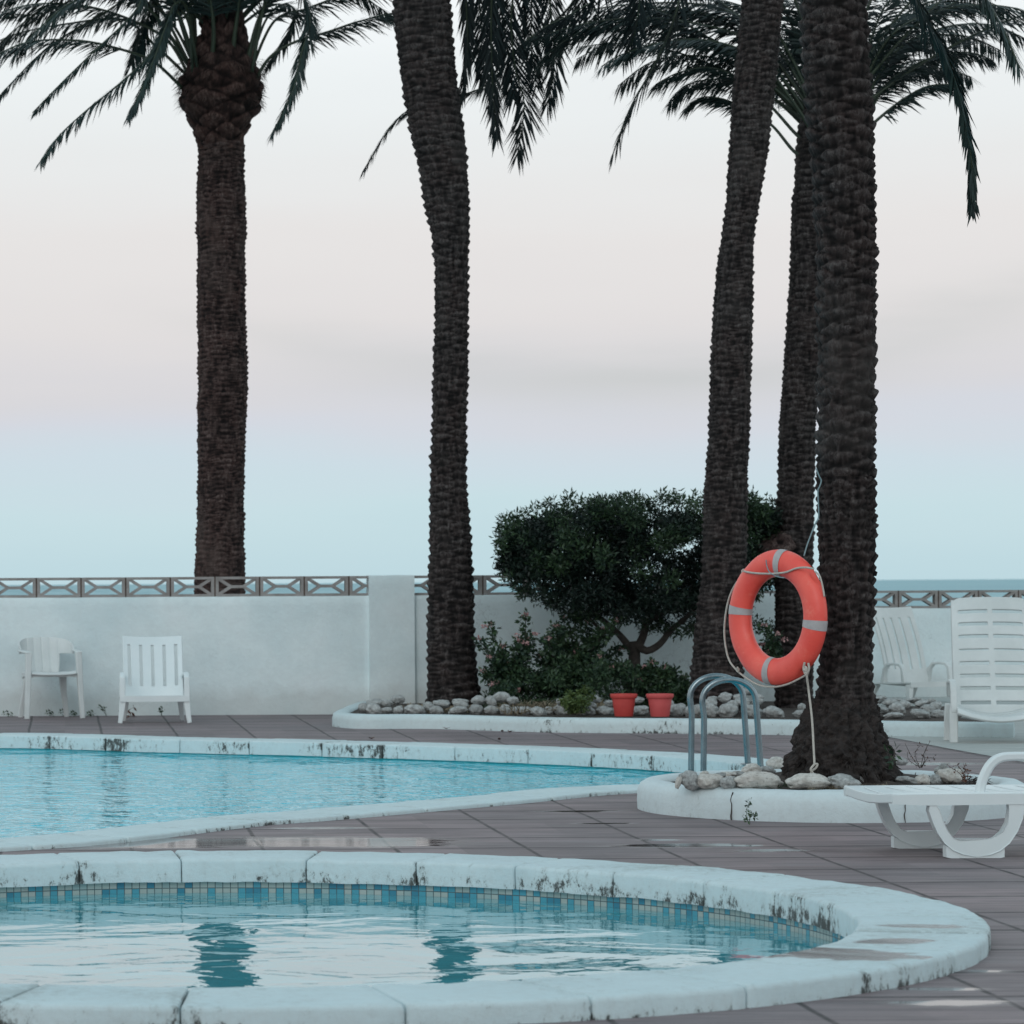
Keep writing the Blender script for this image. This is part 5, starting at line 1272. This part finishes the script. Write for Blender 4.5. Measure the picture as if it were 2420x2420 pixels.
# monobloc armchair
def armchair(loc, rz_, label):
    rt = empty('garden_chair', loc, rz_); tag(rt, label, 'chair'); M = MPLC
    for sx_ in (-1, 1):
        b = MB(); b.sweep([(sx_*.278, -.235, 0), (sx_*.262, -.215, .3), (sx_*.250, -.20, .60), (sx_*.247, -.195, .645)], [.046, .052, .060, .062], [.05, .05, .055, .055], side=(1, 0, 0)); b.build('leg', M, rt, bev=.008)
        b = MB(); b.sweep([(sx_*.235, .235, 0), (sx_*.195, .19, .25), (sx_*.175, .15, .43)], [.045, .055, .075], [.05, .05, .06], side=(1, 0, 0)); b.build('leg', M, rt, bev=.008)
        b = MB(); b.sweep([(sx_*.250, -.225, .640), (sx_*.265, -.12, .650), (sx_*.275, .0, .655), (sx_*.27, .10, .66)], [.055, .06, .06, .05], .02, side=(1, 0, 0)); b.build('armrest', M, rt, bev=.007)
        b = MB(); b.prism([(-.20, .40), (-.20, .455), (.20, .44), (.20, .38), (.12, .405), (-.10, .405)], 0, .02)
        o = b.build('side_rail', M, rt); o.rotation_euler = (0, 0, math.pi/2); o.location = (sx_*.215+.01, 0, 0)
    def seat(u, v):
        x = (u-.5)*(.45-.03*v); y = -.22+.42*v; z = .452-.030*math.sin(math.pi*v)*(1-(2*u-1)**2*.6)-.02*v-(.028 if v < .001 else 0); return (x, y-(0 if v > .001 else .012), z+.012*abs(2*u-1)**3)
    grid('seat', seat, 20, 16, lambda u, v: False, .014, M, rt)
    MB().box(-.21, .21, -.205, -.19, .405, .44).build('front_rail', M, rt)
    def back(u, v):
        th = (u-.5)*math.pi*1.12; a = abs(th)
        lo = .43 if a < .62 else .43+(.625-.43)*min(1, (a-.62)/.05); hi = .785-.105*(a/1.76)**2.6
        z = lo+(hi-lo)*v; lean = (z-.43)*.28
        gx = math.sin(th)*(.268 if a > .62 else .262); gy = .10+math.cos(th)*(.12)+lean*math.cos(th)
        gr = .006 if any(abs(u-q) < .009 for q in (.32, .41, .5, .59, .68)) else 0
        return (gx, gy+gr, z)
    grid('backrest', back, 72, 12, lambda u, v: False, .012, M, rt, 40)
    return rt
g = G(116, 1697); armchair((g[0], g[1], 0), math.radians(14), 'white plastic armchair with a rounded back against the wall, leftmost seat')
# low slatted chair
def lowchair(name, loc, rz_, label, M, w=.66, bw_=.57, seatz=.262, backh=.56, lean=.42, slots=5, seatd=.48, arm='post', top=.79, cat='chair', armz=.46):
    rt = empty(name, loc, rz_); tag(rt, label, cat)
    hw = w/2
    for sx_ in (-1, 1):
        b = MB(); b.sweep([(sx_*(hw-.005), -.24, 0), (sx_*(hw-.015), -.232, .06), (sx_*(hw-.035), -.22, seatz-.03)], [.042, .046, .062], [.05, .055, .07]); b.build('leg', M, rt, bev=.007)
        b = MB(); b.sweep([(sx_*(hw-.05), .40, 0), (sx_*(hw-.075), .30, seatz-.03)], [.04, .06], [.05, .07]); b.build('leg', M, rt, bev=.007)
        b = MB()
        if arm == 'post':
            b.sweep([(sx_*(hw-.028), -.245, seatz-.02), (sx_*(hw-.03), -.235, armz-.03), (sx_*(hw-.032), -.20, armz-.004), (sx_*(hw-.034), -.05, armz), (sx_*(hw-.04), .20, armz-.02), (sx_*(hw-.05), .34, seatz+.05)],
                    [.058, .052, .05, .05, .046, .04], [.04, .034, .03, .028, .028, .03])
        else:
            b.sweep([(sx_*(hw-.02), -.16, seatz-.02), (sx_*(hw-.02), -.14, armz-.05), (sx_*(hw-.022), -.10, armz-.008), (sx_*(hw-.024), -.02, armz), (sx_*(hw-.026), .08, armz-.008), (sx_*(hw-.03), .13, armz-.06), (sx_*(hw-.03), .16, seatz-.02)],
                    .055, [.045, .034, .028, .026, .028, .034, .045])
        b.build('armrest', M, rt, bev=.007)
    def seat(u, v):
        x = (u-.5)*(w-.01); y = -.26+seatd*v; z = seatz-.035*math.sin(math.pi*min(1, v*1.1+.1))*(1-(2*u-1)**2)-.008; return (x, y, z-.02*v)
    grid('seat', seat, 24, 18, lambda u, v: False, .02, M, rt)
    b = MB(); n = 16; V = []; 
    pts = [((i/n-.5)*(w-.012), -.262, seatz-.030) for i in range(n+1)]; b.sweep(pts, .012, .055, side=(0, 1, 0)); b.build('front_rail', M, rt)
    L = math.hypot(top-seatz, lean)
    def back(u, v):
        wv = bw_*(1-.0*v)-.0; x = (u-.5)*wv*(.985+.015*v); z = seatz-.03+(top-seatz+.03)*v; y = .17+lean*v+.03*math.sin(math.pi*v)*-1
        y -= .045*(2*u-1)**2; z += .012*(2*u-1)**2*(v)-.02*(1-(2*u-1)**2)*(1-v); return (x, y, z)
    def hole(u, v):
        for k in range(slots):
            c = (k+1)/(slots+1)
            c = .11+.78*k/(slots-1)
            if abs(u-c) < .026 and .20 < v < .87: return True
        return False
    grid('backrest', back, 76, 30, hole, .018, M, rt)
    return rt
g = G(366, 1710); lowchair('garden_chair', (g[0], g[1]+.24, 0), 0.0, 'low white plastic chair with five vertical back slots standing by the wall', MPLA)
g = (P(2128, 1600, 34.3).x, 34.3)
lowchair('garden_chair', (g[0]+.17, g[1], 0), math.radians(30), 'white slatted chair turned to the right behind the stones, half hidden by the palm', MPLB, w=.70, bw_=.60, top=1.0, lean=.26, arm='loop', seatz=.235, armz=.42, slots=5, seatd=.66)
# upright lounger facing the camera at the right edge
def lounger_up(loc, rz_):
    rt = empty('sun_lounger', loc, rz_); tag(rt, 'white sun lounger with a tall raised back of horizontal slats at the right edge', 'sun lounger', 'white plastic sun loungers'); M = MPLB
    for sx_ in (-1, 1):
        b = MB(); b.sweep([(sx_*.352, -.30, 0), (sx_*.350, -.285, .24), (sx_*.345, -.27, .30)], [.062, .066, .064], [.07, .07, .08]); b.build('leg', M, rt, bev=.008)
        b = MB(); b.sweep([(sx_*.372, .12, 0), (sx_*.366, .12, .24), (sx_*.36, .12, .30)], .052, .06); b.build('leg', M, rt, bev=.008)
        b = MB(); b.sweep([(sx_*.348, -.30, .24), (sx_*.350, -.295, .42), (sx_*.352, -.25, .478), (sx_*.352, -.10, .486), (sx_*.352, .10, .47), (sx_*.345, .2, .36)], [.052, .05, .05, .05, .05, .045], [.045, .036, .03, .028, .03, .035]); b.build('armrest', M, rt, bev=.008)
    def seat(u, v):
        x = (u-.5)*.66; y = -.44+.62*v; z = .245+.035*v-.075*(1-(2*u-1)**2)*(.55+.45*math.sin(math.pi*(v*.8)))+.05*abs(2*u-1)**2*.5
        if v < .001: z -= .03
        return (x, y, z)
    grid('seat', seat, 28, 20, lambda u, v: .4 < (v*7) % 1 < .5 and .06 < u < .94 and v > .2, .022, M, rt)
    def back(u, v):
        k = abs(2*u-1); w_ = .625; cut = .035*max(0, (k-.75)/.25)**2
        z = .20+(.94-cut)*v; y = .16+.42*v-.05*(1-k**2)*0-.03*k**2; return ((u-.5)*w_*(1-.03*v), y, z+.012*(1-k*k)*v)
    def hole(u, v):
        for k in range(8):
            c = .885-.107*k*(.93/.9)
            if abs(v-c) < .0145 and ((.075 < u < .465) or (.535 < u < .925)): return True
        return False
    grid('backrest', back, 60, 66, hole, .022, M, rt)
    b = MB()
    b.sweep([(-.30, .19, .22), (-.30, .36, .62), (-.292, .60, 1.12)], .022, .05); b.build('back_frame', M, rt, bev=.005)
    b = MB(); b.sweep([(.30, .19, .22), (.30, .36, .62), (.292, .60, 1.12)], .022, .05); b.build('back_frame', M, rt, bev=.005)
g = G(2262, 1757); lounger_up((7.47, 26.12, 0), math.radians(-11))
# foreground lounger seen from the side
def lounger_side():
    d0 = 15.19; s_ = F/d0; X0 = (2303-PX)/s_
    rt = empty('sun_lounger', (X0, d0, 0)); tag(rt, 'white plastic sun lounger seen from the side with U-shaped legs, nearest the camera', 'sun lounger', 'white plastic sun loungers'); M = MPLA
    q = lambda x, y: ((x-2303)/s_, (2028-y)/s_)
    outer = [(2196, 1898), (2192, 1915), (2200, 1940), (2212, 1968), (2228, 1992), (2248, 2009), (2272, 2019), (2305, 2024), (2338, 2020), (2360, 2011), (2382, 1994), (2402, 1965), (2414, 1935), (2420, 1898)]
    inner = [(2382, 1898), (2384, 1915), (2378, 1945), (2366, 1966), (2350, 1980), (2335, 1986), (2265, 1986), (2250, 1980), (2236, 1962), (2226, 1940), (2218, 1915), (2206, 1898)]
    foot = [(2233, 1999), (2233, 2026), (2246, 2028), (2362, 2028), (2371, 2026), (2371, 2003), (2350, 2016), (2305, 2021), (2262, 2014)]
    for y0, sh in ((0.0, 0.0), (.56, -.10)):
        b = MB(); b.prism([q(x, y) for x, y in outer+inner], y0, y0+.052); o = b.build('leg', M, rt, bev=.007); o.location.x = sh
        b = MB(); b.prism([q(x, y) for x, y in foot], y0+.004, y0+.062); o = b.build('foot', M, rt, bev=.004); o.location.x = sh
    # side rails with the swept-down end
    rail = [(2106, 1878), (2106, 1899), (2150, 1901), (2196, 1903), (2420, 1901), (2700, 1903), (2700, 1877), (2300, 1876), (2160, 1877)]
    for y0, sh in ((-.004, 0.0), (.575, -.08)):
        b = MB(); b.prism([q(x, y) for x, y in rail], y0, y0+.040); o = b.build('side_rail', M, rt, bev=.006); o.location.x = sh
    xl, xr = q(2106, 0)[0], q(2680, 0)[0]
    def seat(u, v):
        x = xl+.004+(xr-xl)*u; e = max(0, 1-(x-xl)/.16); x -= .08*v; z = .298-.022*e*math.sin(math.pi*v)-.008*math.sin(math.pi*v)
        return (x, .02+.56*v, z)
    n = 12
    def hole(u, v):
        t = ((xr-xl)*u-.06)/.1055; return t > 0 and abs(t-round(t)) < .11 and .10 < v < .90
    grid('seat', seat, 190, 14, hole, .016, M, rt)
    b = MB(); b.sweep([(xl+.008, .0, .282), (xl-.014, .15, .270), (xl-.034, .30, .264), (xl-.054, .45, .270), (xl-.072, .61, .282)], .018, .046, side=(1, 0, 0)); b.build('end_rail', M, rt, bev=.005)
    arm = [(2320, 1885), (2328, 1850), (2340, 1822), (2354, 1803), (2372, 1793), (2395, 1790), (2440, 1790), (2500, 1792), (2530, 1803), (2550, 1840), (2556, 1885)]
    for yy, sh in ((.07, .0),):
        Q = crom([(q(x, y)[0], yy, q(x, y)[1]) for x, y in arm], 40)
        b = MB(); b.sweep(Q.tolist(), .050, .040, side=(0, 1, 0)); o = b.build('armrest', M, rt, bev=.010); o.location.x = sh
        if yy > .3: o.location.x = .02
    def back(u, v): return (q(2700, 0)[0]-.02+.62*v, .03+.55*u, .30+.38*v)
    grid('backrest', back, 14, 60, lambda u, v: .4 < (v*6) % 1 < .55 and .1 < u < .9, .018, M, rt)
    b = MB(); b.sweep([(q(2850, 0)[0], .02, 0), (q(2850, 0)[0], .02, .33)], .05, .05); b.build('leg', M, rt, bev=.006)
    b = MB(); b.sweep([(q(2850, 0)[0], .58, 0), (q(2850, 0)[0], .58, .33)], .05, .05); b.build('leg', M, rt, bev=.006)
lounger_side()
